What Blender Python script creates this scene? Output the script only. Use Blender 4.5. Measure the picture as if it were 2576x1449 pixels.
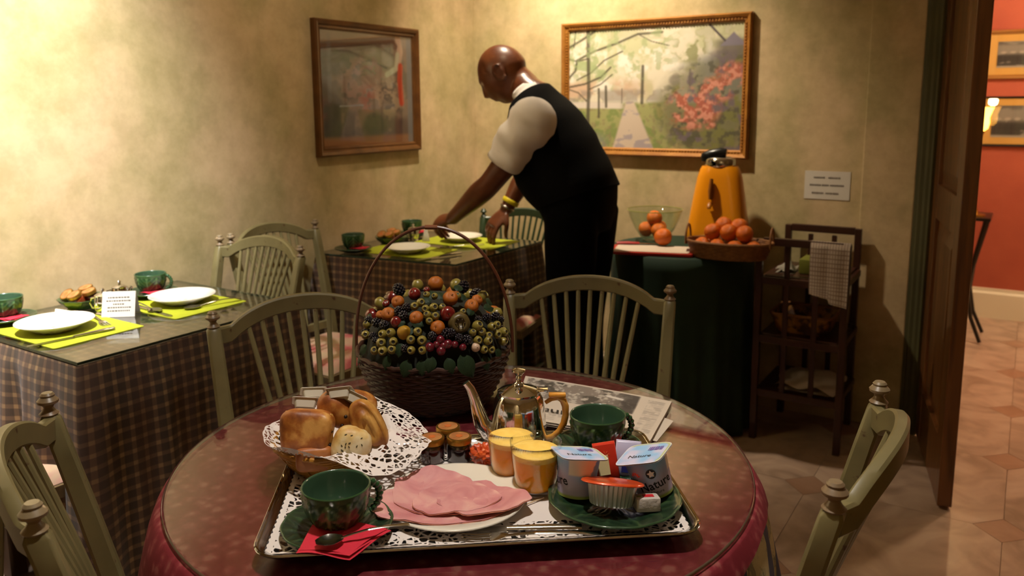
import bpy, bmesh, math, random
import numpy as np
from mathutils import Vector, Matrix

for o in list(bpy.data.objects):
    bpy.data.objects.remove(o)
scene = bpy.context.scene
COL = scene.collection
rnd = random.Random(7)

# ------------------------------------------------------------------ camera
FPX, CX, CY = 2040.0, 1288.0, 590.0          # focal length and principal point for a 2576 x 1449 frame
PITCH, ROLL, YAW, CAMH = math.radians(9.1), math.radians(0.39), math.radians(32.5), 1.36
_r0 = Vector((math.cos(YAW), math.sin(YAW), 0)); _h = Vector((-math.sin(YAW), math.cos(YAW), 0)); _up = Vector((0, 0, 1))
CF = _h * math.cos(PITCH) - _up * math.sin(PITCH)
_u0 = _up * math.cos(PITCH) + _h * math.sin(PITCH)
CR = _r0 * math.cos(ROLL) - _u0 * math.sin(ROLL)
CU = _u0 * math.cos(ROLL) + _r0 * math.sin(ROLL)
CP = Vector((0, 0, CAMH))
cam = bpy.data.cameras.new('camera')
camo = bpy.data.objects.new('camera', cam); COL.objects.link(camo)
cam.sensor_fit = 'HORIZONTAL'; cam.sensor_width = 36.0
cam.lens = FPX / 2576 * 36; cam.shift_y = -(724.5 - CY) / 2576
cam.clip_start = 0.05
m = Matrix((CR, CU, -CF)).transposed().to_4x4(); m.translation = CP
camo.matrix_world = m
cam.dof.use_dof = True; cam.dof.focus_distance = 1.32; cam.dof.aperture_fstop = 5.6
scene.camera = camo

# ------------------------------------------------------------------ world, exposure
w = bpy.data.worlds.new('world'); scene.world = w; w.use_nodes = True
w.node_tree.nodes['Background'].inputs[0].default_value = (1, .8, .6, 1)
w.node_tree.nodes['Background'].inputs[1].default_value = 0.02
vs = scene.view_settings
vs.view_transform = 'Standard'; vs.look = 'None'; vs.exposure = 0.0; vs.gamma = 1.0; vs.use_curve_mapping = False

# room measures (metres)
WA, WB, CEIL = -2.52, 3.60, 2.75              # left wall plane x, back wall plane y
HALL = 5.87                                   # red hall wall plane y
TZ = 0.76                                     # table top height

# ------------------------------------------------------------------ lights the room has: ceiling downlights, plus added unseen fill spots
DOWNLIGHTS = [  # x, y, aim, watts, spot angle, blend, colour
    (-1.84, 0.74, (-2.60, 0.90, 1.60), 760, 80, 1.0, (1.0, .99, .97)),
    (-1.85, 2.86, (-1.80, 3.80, 0.95), 280, 94, 1.0, (1.0, .86, .64)),
    (-0.62, 0.85, (-0.72, 1.02, 0.76), 130, 56, .8, (1.0, .92, .82)),
    (0.40, -1.20, (0.30, -2.1, 1.2), 160, 110, 1.0, (1.0, .90, .76)),  # unseen spot added behind the camera; front wall bounce gives frontal fill
    (-1.45, 1.95, (-2.45, 2.15, 1.15), 42, 84, 1.0, (1.0, .82, .54)),  # unseen fill spot added to lift the middle of the left wall
]
HALL_LIGHTS = [(0.55, 4.75, 90), (1.6, 5.0, 40)]

# ------------------------------------------------------------------ pixel -> place helpers
def ray(x, y):
    return CF + CR * ((x - CX) / FPX) - CU * ((y - CY) / FPX)
def P(x, y, z):                     # the point at height z seen at a pixel
    d = ray(x, y); return CP + d * ((z - CAMH) / d.z)
def PX(x, y, X):
    d = ray(x, y); return CP + d * (X / d.x)
def PY(x, y, Y):
    d = ray(x, y); return CP + d * (Y / d.y)

# ------------------------------------------------------------------ materials
def lin(c):
    if isinstance(c, str):
        c = c.lstrip('#'); c = tuple(int(c[i:i+2], 16) for i in (0, 2, 4))
    return tuple(((v/255)/12.92 if v/255 <= .04045 else (((v/255)+.055)/1.055)**2.4) for v in c) + (1.0,)
MATS = {}
def mat(name, col='#808080', rough=.5, metal=0.0, col2=None, nscale=8.0, namt=.5, bump=0.0, bscale=40.0,
        attr=None, coat=0.0, trans=0.0, ior=1.45, spec=.5, emit=None, estr=0.0, sss=0.0, alpha=1.0, sheen=0.0, detail=4.0):
    if name in MATS: return MATS[name]
    M = bpy.data.materials.new(name); M.use_nodes = True
    nt = M.node_tree; N = nt.nodes; L = nt.links
    b = N['Principled BSDF']
    b.inputs['Base Color'].default_value = lin(col); b.inputs['Roughness'].default_value = rough
    b.inputs['Metallic'].default_value = metal; b.inputs['Coat Weight'].default_value = coat
    b.inputs['Transmission Weight'].default_value = trans; b.inputs['IOR'].default_value = ior
    b.inputs['Specular IOR Level'].default_value = spec; b.inputs['Alpha'].default_value = alpha
    b.inputs['Sheen Weight'].default_value = sheen
    if sss: b.inputs['Subsurface Weight'].default_value = sss; b.inputs['Subsurface Scale'].default_value = .004
    if emit: b.inputs['Emission Color'].default_value = lin(emit); b.inputs['Emission Strength'].default_value = estr
    if attr:
        a = N.new('ShaderNodeAttribute'); a.attribute_name = attr; L.new(a.outputs['Color'], b.inputs['Base Color'])
    if col2:
        tc = N.new('ShaderNodeTexCoord'); n = N.new('ShaderNodeTexNoise'); n.inputs['Scale'].default_value = nscale
        n.inputs['Detail'].default_value = detail
        L.new(tc.outputs['Object'], n.inputs['Vector'])
        r = N.new('ShaderNodeValToRGB'); r.color_ramp.elements[0].color = lin(col); r.color_ramp.elements[1].color = lin(col2)
        r.color_ramp.elements[0].position = .5 - namt/2; r.color_ramp.elements[1].position = .5 + namt/2
        L.new(n.outputs['Fac'], r.inputs['Fac']); L.new(r.outputs['Color'], b.inputs['Base Color'])
    if bump:
        tc = N.new('ShaderNodeTexCoord'); n = N.new('ShaderNodeTexNoise'); n.inputs['Scale'].default_value = bscale
        n.inputs['Detail'].default_value = 3
        L.new(tc.outputs['Object'], n.inputs['Vector'])
        bp = N.new('ShaderNodeBump'); bp.inputs['Strength'].default_value = bump; bp.inputs['Distance'].default_value = .004
        L.new(n.outputs['Fac'], bp.inputs['Height']); L.new(bp.outputs['Normal'], b.inputs['Normal'])
    MATS[name] = M
    return M
def nodes(name):
    M = bpy.data.materials.new(name); M.use_nodes = True; MATS[name] = M
    return M, M.node_tree.nodes, M.node_tree.links, M.node_tree.nodes['Principled BSDF']
def ramp(N, stops, interp='LINEAR'):
    r = N.new('ShaderNodeValToRGB'); e = r.color_ramp.elements; r.color_ramp.interpolation = interp
    while len(e) < len(stops): e.new(.5)
    for i, (p, c) in enumerate(stops): e[i].position = p; e[i].color = lin(c)
    return r
def math_node(N, L, op, a, b=None):
    n = N.new('ShaderNodeMath'); n.operation = op
    for i, v in enumerate((a, b)):
        if v is None: continue
        if isinstance(v, (int, float)): n.inputs[i].default_value = v
        else: L.new(v, n.inputs[i])
    return n.outputs[0]

# ------------------------------------------------------------------ mesh collecting
class MB:
    def __init__(s): s.v = []; s.f = []; s.uv = {}; s.c = {}
    def add(s, vs, fs):
        o = len(s.v); s.v += [tuple(p) for p in vs]; s.f += [tuple(i + o for i in f) for f in fs]; return o
    def box(s, c, d, rot=None, taper=1.0):
        x, y, z = (q/2 for q in d); vs = []
        for sz in (-1, 1):
            k = 1 if sz < 0 else taper
            for sx, sy in ((-1,-1),(1,-1),(1,1),(-1,1)):
                p = Vector((sx*x*k, sy*y*k, sz*z))
                if rot is not None: p = rot @ p
                vs.append(p + Vector(c))
        s.add(vs, [(3,2,1,0),(4,5,6,7),(0,1,5,4),(1,2,6,5),(2,3,7,6),(3,0,4,7)]); return s
    def cbox(s, c, d, b=.003, rot=None):       # box with chamfered edges
        bm = bmesh.new(); bmesh.ops.create_cube(bm, size=1)
        for v in bm.verts: v.co = Vector((v.co.x*d[0], v.co.y*d[1], v.co.z*d[2]))
        bmesh.ops.bevel(bm, geom=bm.edges[:], offset=min(b, min(d)*.45), segments=2, affect='EDGES', profile=.6)
        bm.verts.index_update()
        vs = [((rot @ v.co) if rot is not None else v.co) + Vector(c) for v in bm.verts]
        s.add(vs, [tuple(v.index for v in f.verts) for f in bm.faces]); bm.free(); return s
    def rings(s, R, cap0=True, cap1=True, closed=False, wrap=True):
        n = len(R[0]); vs = [p for r in R for p in r]; fs = []
        m_ = len(R); top = m_ if closed else m_ - 1
        for i in range(top):
            a, b = i*n, ((i+1) % m_)*n
            for j in range(n if wrap else n-1):
                k = (j+1) % n; fs.append((a+j, a+k, b+k, b+j))
        if not closed and wrap:
            if cap0: fs.append(tuple(range(n-1, -1, -1)))
            if cap1: fs.append(tuple((m_-1)*n + j for j in range(n)))
        return s.add(vs, fs)
    def lathe(s, prof, n=32, c=(0,0,0), rot=None, fn=None, cap=True):
        R = []
        for i, (r, z) in enumerate(prof):
            ring = []
            for j in range(n):
                a = 2*math.pi*j/n; rr = max(r, 1e-5)
                if fn: rr += fn(a, i/(len(prof)-1), r, z)
                p = Vector((rr*math.cos(a), rr*math.sin(a), z))
                if rot is not None: p = rot @ p
                ring.append(p + Vector(c))
            R.append(ring)
        s.rings(R, cap, cap); return s
    def tube(s, path, rad, n=8, closed=False, flat=1.0, up=None, cap=True):
        path = [Vector(p) for p in path]; m_ = len(path)
        if not hasattr(rad, '__len__'): rad = [rad]*m_
        T = []
        for i in range(m_):
            a = path[(i-1) % m_] if closed or i > 0 else path[0]
            b = path[(i+1) % m_] if closed or i < m_-1 else path[-1]
            t = b - a; T.append(t.normalized() if t.length > 1e-9 else Vector((0,0,1)))
        ref = Vector(up) if up is not None else (Vector((0,0,1)) if abs(T[0].z) < .9 else Vector((1,0,0)))
        nrm = (ref - T[0]*ref.dot(T[0])).normalized(); R = []
        for i in range(m_):
            if i and up is None:
                q = T[i-1].rotation_difference(T[i]); nrm = (q @ nrm); nrm = (nrm - T[i]*nrm.dot(T[i])).normalized()
            elif i:
                nrm = (ref - T[i]*ref.dot(T[i])).normalized()
            bn = T[i].cross(nrm)
            R.append([path[i] + (bn*math.cos(2*math.pi*j/n) + nrm*math.sin(2*math.pi*j/n)*flat)*rad[i] for j in range(n)])
        s.rings(R, cap, cap, closed); return s
    def grid(s, fn, nu, nv, uv=None, col=None):    # fn(u,v) u,v in 0..1
        vs = []; fs = []
        o = len(s.v)
        for j in range(nv+1):
            for i in range(nu+1):
                u, v = i/nu, j/nv; vs.append(fn(u, v))
                if uv: s.uv[o+len(vs)-1] = uv(u, v)
                if col: s.c[o+len(vs)-1] = col(u, v)
        for j in range(nv):
            for i in range(nu):
                a = j*(nu+1)+i; fs.append((a, a+1, a+nu+2, a+nu+1))
        return s.add(vs, fs)
    def sphere(s, c, r, nu=16, nv=10, fn=None, rot=None):
        if not hasattr(r, '__len__'): r = (r, r, r)
        vs = []; fs = []
        for j in range(nv+1):
            t = math.pi*j/nv
            for i in range(nu if 0 < j < nv else 1):
                p = 2*math.pi*i/nu
                d = Vector((math.sin(t)*math.cos(p), math.sin(t)*math.sin(p), math.cos(t)))
                k = 1 + (fn(d) if fn else 0)
                q = Vector((d.x*r[0]*k, d.y*r[1]*k, d.z*r[2]*k))
                if rot is not None: q = rot @ q
                vs.append(q + Vector(c))
        def idx(j, i): return 0 if j == 0 else (len(vs)-1 if j == nv else 1 + (j-1)*nu + i % nu)
        for j in range(nv):
            for i in range(nu):
                a, b, c_, d_ = idx(j, i), idx(j+1, i), idx(j+1, i+1), idx(j, i+1)
                if j == 0: fs.append((a, b, c_))
                elif j == nv-1: fs.append((a, b, d_))
                else: fs.append((a, b, c_, d_))
        s.add(vs, fs); return s
    def poly(s, pts, z0, z1):                  # extruded outline in xy
        n = len(pts); vs = [(x, y, z0) for x, y in pts] + [(x, y, z1) for x, y in pts]
        fs = [tuple(range(n-1, -1, -1)), tuple(range(n, 2*n))] + [(i, (i+1) % n, n+(i+1) % n, n+i) for i in range(n)]
        s.add(vs, fs); return s
    def xf(s, M_):
        s.v = [tuple(M_ @ Vector(p)) for p in s.v]; return s
    def mesh(s, name, smooth=True, sharp=.7):
        me = bpy.data.meshes.new(name); me.from_pydata(s.v, [], s.f)
        if s.uv:
            l = me.uv_layers.new(name='UVMap')
            vi = np.zeros(len(me.loops), dtype=np.int32); me.loops.foreach_get('vertex_index', vi)
            arr = np.zeros((len(s.v), 2), dtype=np.float32)
            for k, q in s.uv.items(): arr[k] = q
            l.data.foreach_set('uv', arr[vi].ravel())
        if s.c:
            arr = np.ones((len(s.v), 4), dtype=np.float32)
            for k, q in s.c.items(): arr[k, :3] = q[:3]
            a = me.color_attributes.new('paint', 'FLOAT_COLOR', 'POINT'); a.data.foreach_set('color', arr.ravel())
        bm = bmesh.new(); bm.from_mesh(me); bmesh.ops.recalc_face_normals(bm, faces=bm.faces[:])
        if smooth:
            for f in bm.faces: f.smooth = True
            if sharp < 3:
                for e in bm.edges:
                    if len(e.link_faces) == 2 and e.calc_face_angle(0) > sharp: e.smooth = False
        bm.to_mesh(me); bm.free()
        return me
    def build(s, name, m_, parent=None, smooth=True, sharp=.7, loc=None, rotz=0.0):
        me = s.mesh(name, smooth, sharp)
        return link(name, me, m_, parent, loc, rotz)
def link(name, me, m_, parent=None, loc=None, rotz=0.0):
    if m_ is not None:
        me.materials.clear(); me.materials.append(m_)
    o = bpy.data.objects.new(name, me); COL.objects.link(o)
    if parent is not None: o.parent = parent
    if loc is not None: o.location = loc
    if rotz: o.rotation_euler = (0, 0, rotz)
    return o
def tag(o, label, cat, group=None, kind=None):
    o['label'] = label; o['category'] = cat
    if group: o['group'] = group
    if kind: o['kind'] = kind
    return o
def thing(name, label, cat, loc=(0,0,0), rotz=0.0, group=None):
    o = bpy.data.objects.new(name, None); COL.objects.link(o); o.empty_display_size = .05
    o.location = loc; o.rotation_euler = (0, 0, rotz)
    return tag(o, label, cat, group)
def struct(o):
    o['kind'] = 'structure'; return o
def dup(root, loc, rotz, label=None, group=None):
    r = root.copy(); COL.objects.link(r); r.location = loc; r.rotation_euler = (0, 0, rotz)
    if label: r['label'] = label
    if group: r['group'] = group
    for ch in list(root.children):
        c_ = ch.copy(); COL.objects.link(c_); c_.parent = r
        for g in ch.children:
            d_ = g.copy(); COL.objects.link(d_); d_.parent = c_
    return r
def rot3(x=0, y=0, z=0):
    return (Matrix.Rotation(z, 3, 'Z') @ Matrix.Rotation(y, 3, 'Y') @ Matrix.Rotation(x, 3, 'X'))
def text_mb(s, size, font_offset=0.0, bold=0.0, align='LEFT'):
    cu = bpy.data.curves.new('t', 'FONT'); cu.body = s; cu.size = size; cu.offset = bold; cu.resolution_u = 2
    cu.align_x = align
    ob = bpy.data.objects.new('t', cu); COL.objects.link(ob)
    dg = bpy.context.evaluated_depsgraph_get(); me = bpy.data.meshes.new_from_object(ob.evaluated_get(dg))
    b = MB(); b.add([v.co.copy() for v in me.vertices], [tuple(p.vertices) for p in me.polygons])
    bpy.data.objects.remove(ob); bpy.data.curves.remove(cu); bpy.data.meshes.remove(me)
    return b
def remesh(mb, voxel, smooth=4, fac=.5, name='r'):
    me = mb.mesh(name, False); ob = bpy.data.objects.new(name, me); COL.objects.link(ob)
    r = ob.modifiers.new('r', 'REMESH'); r.mode = 'VOXEL'; r.voxel_size = voxel
    if smooth:
        s_ = ob.modifiers.new('s', 'SMOOTH'); s_.iterations = smooth; s_.factor = fac
    dg = bpy.context.evaluated_depsgraph_get(); out = bpy.data.meshes.new_from_object(ob.evaluated_get(dg))
    bpy.data.objects.remove(ob); bpy.data.meshes.remove(me)
    for p in out.polygons: p.use_smooth = True
    return out
def vnoise(x, y, seed=0):                      # cheap smooth value noise for painting (numpy arrays)
    def hsh(i, j):
        n = np.sin(i*127.1 + j*311.7 + seed*74.7)*43758.5453; return n - np.floor(n)
    xi, yi = np.floor(x), np.floor(y); xf, yf = x-xi, y-yi
    u, v = xf*xf*(3-2*xf), yf*yf*(3-2*yf)
    return (hsh(xi,yi)*(1-u)+hsh(xi+1,yi)*u)*(1-v) + (hsh(xi,yi+1)*(1-u)+hsh(xi+1,yi+1)*u)*v
def fbm(x, y, seed=0, oct=4):
    t = 0; a = .5
    for k in range(oct): t = t + a*vnoise(x*2**k, y*2**k, seed+k); a *= .5
    return t/ (1-.5**oct)
# ================================================================== the room
def wall_material():
    M, N, L, b = nodes('sponged_plaster')
    tc = N.new('ShaderNodeTexCoord')
    n1 = N.new('ShaderNodeTexNoise'); n1.inputs['Scale'].default_value = 2.6; n1.inputs['Detail'].default_value = 6; n1.inputs['Roughness'].default_value = .62
    n2 = N.new('ShaderNodeTexNoise'); n2.inputs['Scale'].default_value = 11; n2.inputs['Detail'].default_value = 7; n2.inputs['Roughness'].default_value = .7
    n3 = N.new('ShaderNodeTexNoise'); n3.inputs['Scale'].default_value = 3.7; n3.inputs['Detail'].default_value = 5
    mp = N.new('ShaderNodeMapping'); mp.inputs['Location'].default_value = (5, 3, 9); mp.inputs['Scale'].default_value = (1, 1, .7)
    L.new(tc.outputs['Object'], n1.inputs['Vector']); L.new(tc.outputs['Object'], n2.inputs['Vector'])
    L.new(tc.outputs['Object'], mp.inputs['Vector']); L.new(mp.outputs['Vector'], n3.inputs['Vector'])
    r1 = ramp(N, [(.34, '#998a60'), (.5, '#bba276'), (.66, '#caae88')])
    r2 = ramp(N, [(.36, '#867a50'), (.62, '#ceb78e')])
    r3 = ramp(N, [(.42, '#928b60'), (.6, '#c8ac8c')])
    L.new(n1.outputs['Fac'], r1.inputs['Fac']); L.new(n2.outputs['Fac'], r2.inputs['Fac']); L.new(n3.outputs['Fac'], r3.inputs['Fac'])
    m1 = N.new('ShaderNodeMixRGB'); m1.inputs[0].default_value = .38; L.new(r1.outputs[0], m1.inputs[1]); L.new(r2.outputs[0], m1.inputs[2])
    m2 = N.new('ShaderNodeMixRGB'); m2.inputs[0].default_value = .35; L.new(m1.outputs[0], m2.inputs[1]); L.new(r3.outputs[0], m2.inputs[2])
    L.new(m2.outputs[0], b.inputs['Base Color']); b.inputs['Roughness'].default_value = .8; b.inputs['Specular IOR Level'].default_value = .2
    bp = N.new('ShaderNodeBump'); bp.inputs['Strength'].default_value = .25; bp.inputs['Distance'].default_value = .003
    L.new(n2.outputs['Fac'], bp.inputs['Height']); L.new(bp.outputs[0], b.inputs['Normal'])
    return M
wall_m = wall_material()
red_m = mat('red_wall_paint', '#9c4632', .75, col2='#a85038', nscale=6, bump=.2, bscale=120)
white_m = mat('white_gloss_paint', '#d8cdb8', .4)
base_m = mat('baseboard_paint', '#c9b79d', .5, col2='#a8937a', nscale=5)
ceil_m = mat('ceiling_paint', '#d8cfba', .9)
grout_m = mat('floor_grout', '#8c7464', .8)

def marble(name, a, b_, c_):
    M, N, L, b = nodes(name)
    tc = N.new('ShaderNodeTexCoord'); oi = N.new('ShaderNodeObjectInfo')
    ad = N.new('ShaderNodeVectorMath'); ad.operation = 'MULTIPLY_ADD'
    cmb = N.new('ShaderNodeCombineXYZ'); 
    for i in range(3): L.new(oi.outputs['Random'], cmb.inputs[i])
    ad.inputs[1].default_value = (37, 53, 11); L.new(cmb.outputs[0], ad.inputs[0]); L.new(tc.outputs['Object'], ad.inputs[2])
    n = N.new('ShaderNodeTexNoise'); n.inputs['Scale'].default_value = 5; n.inputs['Detail'].default_value = 8; n.inputs['Distortion'].default_value = 1.4
    L.new(ad.outputs[0], n.inputs['Vector'])
    r = ramp(N, [(.3, a), (.5, b_), (.7, c_)]); L.new(n.outputs['Fac'], r.inputs['Fac'])
    L.new(r.outputs[0], b.inputs['Base Color']); b.inputs['Roughness'].default_value = .28
    return M
tile_m = marble('beige_marble', '#8a7260', '#a78c79', '#b89e8a')
inset_m = marble('rust_marble', '#8c6a54', '#98745e', '#a4826c')

# floor slab and its tiles
struct(MB().box((-.35, 2.0, -.06), (4.6, 8.4, .10)).build('floor', grout_m, smooth=False))
floor_o = bpy.data.objects['floor']
T = .60; cut = .085; g = .0008
tile_me = None
x0, y0 = .024 - 5*T, 4.081 - 10*T
oct_pts = [(-T/2+cut, -T/2+g), (T/2-cut, -T/2+g), (T/2-g, -T/2+cut), (T/2-g, T/2-cut), (T/2-cut, T/2-g), (-T/2+cut, T/2-g), (-T/2+g, T/2-cut), (-T/2+g, -T/2+cut)]
tile_me = MB().poly(oct_pts, -.012, 0).mesh('tile', False); tile_me.materials.append(tile_m)
cr = cut - g*1.8
inset_me = MB().poly([(-cr, 0), (0, -cr), (cr, 0), (0, cr)], -.012, 0).mesh('inset_tile', False); inset_me.materials.append(inset_m)
for i in range(9):
    for j in range(14):
        cx_, cy_ = x0 + (i+.5)*T, y0 + (j+.5)*T
        if not (WA - .1 < cx_ < 1.9): continue
        o = bpy.data.objects.new('tile', tile_me); COL.objects.link(o); o.parent = floor_o; o.location = (cx_, cy_, 0)
        o = bpy.data.objects.new('inset_tile', inset_me); COL.objects.link(o); o.parent = floor_o; o.location = (x0 + (i+1)*T, y0 + (j+1)*T, 0)
struct(MB().box((-.35, 2.0, CEIL + .06), (4.6, 8.4, .1)).build('ceiling', ceil_m, smooth=False))
struct(MB().box((WA - .06, 2.0, CEIL/2), (.12, 8.4, CEIL)).build('wall_left', wall_m, smooth=False))
DX0, DX1, DH = -.305, .56, 2.12
wb = MB().box(((WA + DX0)/2, WB + .06, CEIL/2), (DX0 - WA, .12, CEIL)).box(((DX1 + 1.9)/2, WB + .06, CEIL/2), (1.9 - DX1, .12, CEIL))
wb.box(((DX0 + DX1)/2, WB + .06, (DH + CEIL)/2), (DX1 - DX0, .12, CEIL - DH))
struct(wb.build('wall_back', wall_m, smooth=False))
# shallow pilaster beside the doorway
struct(MB().cbox((-.475, WB - .006, CEIL/2), (.20, .014, CEIL), .005).build('trim_3', wall_m, smooth=False))
struct(MB().box((1.95, 2.0, CEIL/2), (.12, 8.4, CEIL)).build('wall_right', wall_m, smooth=False))
struct(MB().box((-.35, -2.15, CEIL/2), (4.6, .12, CEIL)).build('wall_front', wall_m, smooth=False))
struct(MB().box((-.35, HALL + .06, CEIL/2), (4.6, .12, CEIL)).build('wall_hall', red_m, smooth=False))
# baseboards
def baseboard(name, a, b_, h, t, n, m_):
    a, b_ = Vector(a), Vector(b_); d = (b_ - a); mid = (a + b_)/2
    mb = MB(); ang = math.atan2(d.y, d.x)
    prof = [(0, 0), (t, 0), (t, h*.82), (t*.55, h*.9), (t*.5, h), (0, h)]
    nx = Vector(n)
    R = [[Vector((p.x, p.y, 0)) + nx*q + Vector((0, 0, z)) for q, z in prof] for p in (a, b_)]
    mb.rings(R); struct(mb.build(name, m_, smooth=False))
baseboard('baseboard_left', (WA, -2.0, 0), (WA, WB, 0), .12, .018, (1, 0, 0), base_m)
baseboard('baseboard_back', (WA, WB, 0), (-.575, WB, 0), .12, .018, (0, -1, 0), base_m)
baseboard('baseboard_hall', (-2.5, HALL, 0), (1.9, HALL, 0), .19, .022, (0, -1, 0), white_m)

# door casing: moulded green-grey frame
casing_m = mat('casing_green_paint', '#4c4728', .6, col2='#403c22', nscale=7)
def casing(name, x, s):
    prof = [(0, 0), (0, .030), (.012, .036), (.020, .030), (.030, .030), (.040, .022), (.052, .022), (.058, .014), (.07, .012), (.07, 0)]
    R = [[Vector((x + s*q, WB - d, z)) for q, d in prof] for z in (0, DH + .06)]
    mb = MB(); mb.rings(R); struct(mb.build(name, casing_m, smooth=False))
casing('trim_1', DX0, -1); casing('trim_2', DX1, 1)
# open door leaf
wood_m, N_, L_, b_ = nodes('dark_varnished_wood')
tc = N_.new('ShaderNodeTexCoord'); mp = N_.new('ShaderNodeMapping'); mp.inputs['Scale'].default_value = (14, 14, 1.2)
nz = N_.new('ShaderNodeTexNoise'); nz.inputs['Scale'].default_value = 2.2; nz.inputs['Detail'].default_value = 6; nz.inputs['Distortion'].default_value = .6
L_.new(tc.outputs['Object'], mp.inputs['Vector']); L_.new(mp.outputs[0], nz.inputs['Vector'])
rr = ramp(N_, [(.3, '#4a2810'), (.55, '#6e4220'), (.75, '#7e5026')]); L_.new(nz.outputs['Fac'], rr.inputs['Fac']); L_.new(rr.outputs[0], b_.inputs['Base Color'])
b_.inputs['Roughness'].default_value = .32; b_.inputs['Coat Weight'].default_value = .3
hinge = Vector((-.285, 3.575, 0)); free = Vector((-.148, 2.935, 0))
dd = free - hinge; DWID = dd.length; dang = math.atan2(dd.y, dd.x)
door = bpy.data.objects.new('door_1', None); COL.objects.link(door); door.location = hinge; door.rotation_euler = (0, 0, dang); struct(door)
TH = .045
def dpart(name, mb): return mb.build(name, wood_m, door, smooth=False)
st = .105
dpart('stile', MB().cbox((st/2, 0, 1.04), (st, TH, 2.06), .004)); dpart('stile', MB().cbox((DWID - st/2, 0, 1.04), (st, TH, 2.06), .004))
zs = [(.01, .22), (.92, 1.05), (1.94, 2.07)]
for a, b2 in zs: dpart('rail', MB().cbox((DWID/2, 0, (a + b2)/2), (DWID - 2*st + .002, TH - .004, b2 - a), .003))
for a, b2 in ((.22, .92), (1.05, 1.94)):
    w_, h_ = DWID - 2*st, b2 - a; mb = MB()
    mb.box((DWID/2, 0, (a + b2)/2), (w_, .012, h_))
    for s_ in (-1, 1):   # raised field with sloped border
        y1, y2 = s_*.006, s_*.017; o1, o2 = .012, .06
        q = [(st + o1, a + o1, y1), (st + w_ - o1, a + o1, y1), (st + w_ - o1, b2 - o1, y1), (st + o1, b2 - o1, y1),
             (st + o2, a + o2, y2), (st + w_ - o2, a + o2, y2), (st + w_ - o2, b2 - o2, y2), (st + o2, b2 - o2, y2)]
        mb.add([(x, y, z) for x, z, y in q], [(4,5,6,7), (0,1,5,4), (1,2,6,5), (2,3,7,6), (3,0,4,7)])
    dpart('panel', mb)
brass_m = mat('brass', '#b58a3c', .3, 1.0)

# ceiling downlights and added fill spots (fixture + its lamp)
fix_m = mat('downlight_rim', '#d8d4cc', .4); bulb_m = mat('downlight_bulb', '#fff2dd', .5, emit='#ffdba0', estr=6)
def downlight(x, y, aim, watts, ang, blend, col, i):
    t = thing('ceiling_downlight', ['round ceiling spotlight above the left wall table', 'round ceiling spotlight over the corner table',
              'round ceiling spotlight over the round breakfast table', 'unseen fill spotlight added behind the camera, bounced off the front wall', 'unseen fill spotlight added between the two wall tables'][i], 'ceiling light', (x, y, CEIL), 0, 'ceiling downlights')
    MB().lathe([(.035, .012), (.035, -.004), (.055, -.006), (.06, .0), (.06, .012)], 24, cap=False).build('rim', fix_m, t)
    MB().lathe([(0, .004), (.034, .004), (.034, .010), (0, .010)], 20).build('bulb', bulb_m, t)
    l = bpy.data.lights.new('downlight_lamp', 'SPOT'); l.energy = watts; l.color = col; l.spot_size = math.radians(ang); l.spot_blend = blend; l.shadow_soft_size = .045
    o = bpy.data.objects.new('downlight_lamp', l); COL.objects.link(o); o.location = (x, y, CEIL - .02)
    o.rotation_euler = (Vector(aim) - o.location).to_track_quat('-Z', 'Y').to_euler()
for i, d in enumerate(DOWNLIGHTS): downlight(*d, i)
for i, (x, y, wt) in enumerate(HALL_LIGHTS):
    t = thing('hall_ceiling_lamp', ['glass globe ceiling lamp in the red hall, nearer the doorway', 'glass globe ceiling lamp in the red hall, farther right'][i], 'ceiling light', (x, y, CEIL), 0, 'hall ceiling lamps')
    MB().lathe([(0, 0), (.06, 0), (.06, -.015), (.02, -.03), (0, -.03)], 24).build('canopy', brass_m, t)
    MB().sphere((0, 0, -.10), .085).build('globe', mat('lamp_globe', '#fff0d0', .4, emit='#ffd79a', estr=5), t)
    l = bpy.data.lights.new('hall_lamp', 'POINT'); l.energy = wt; l.color = (1, .80, .55); l.shadow_soft_size = .1
    o = bpy.data.objects.new('hall_lamp', l); COL.objects.link(o); o.location = (x, y, CEIL - .25)
# ================================================================== thin glass
def thin_glass(name, tint=(1, 1, 1, 1), rough=0.0, boost=1.0):
    M, N, L, b = nodes(name); N.remove(b); out = N['Material Output']
    t = N.new('ShaderNodeBsdfTransparent'); t.inputs[0].default_value = tint
    gl = N.new('ShaderNodeBsdfGlossy'); gl.inputs['Roughness'].default_value = rough
    lw = N.new('ShaderNodeLayerWeight')          # Schlick reflectance, the same from both sides of the sheet
    k = math_node(N, L, 'MULTIPLY', math_node(N, L, 'ADD', math_node(N, L, 'MULTIPLY', math_node(N, L, 'POWER', lw.outputs['Facing'], 5.0), .96), .04), boost)
    mx = N.new('ShaderNodeMixShader'); L.new(k, mx.inputs[0]); L.new(t.outputs[0], mx.inputs[1]); L.new(gl.outputs[0], mx.inputs[2])
    L.new(mx.outputs[0], out.inputs[0]); return M
glass_m = thin_glass('clear_glass'); table_glass_m = thin_glass('table_glass', (.93, .97, .94, 1), .012, 1.5)
bowl_glass_m = thin_glass('bowl_glass', (.90, .95, .90, 1))
glass_edge_m = mat('glass_edge', '#2b3a30', .15, spec=.8)

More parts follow.
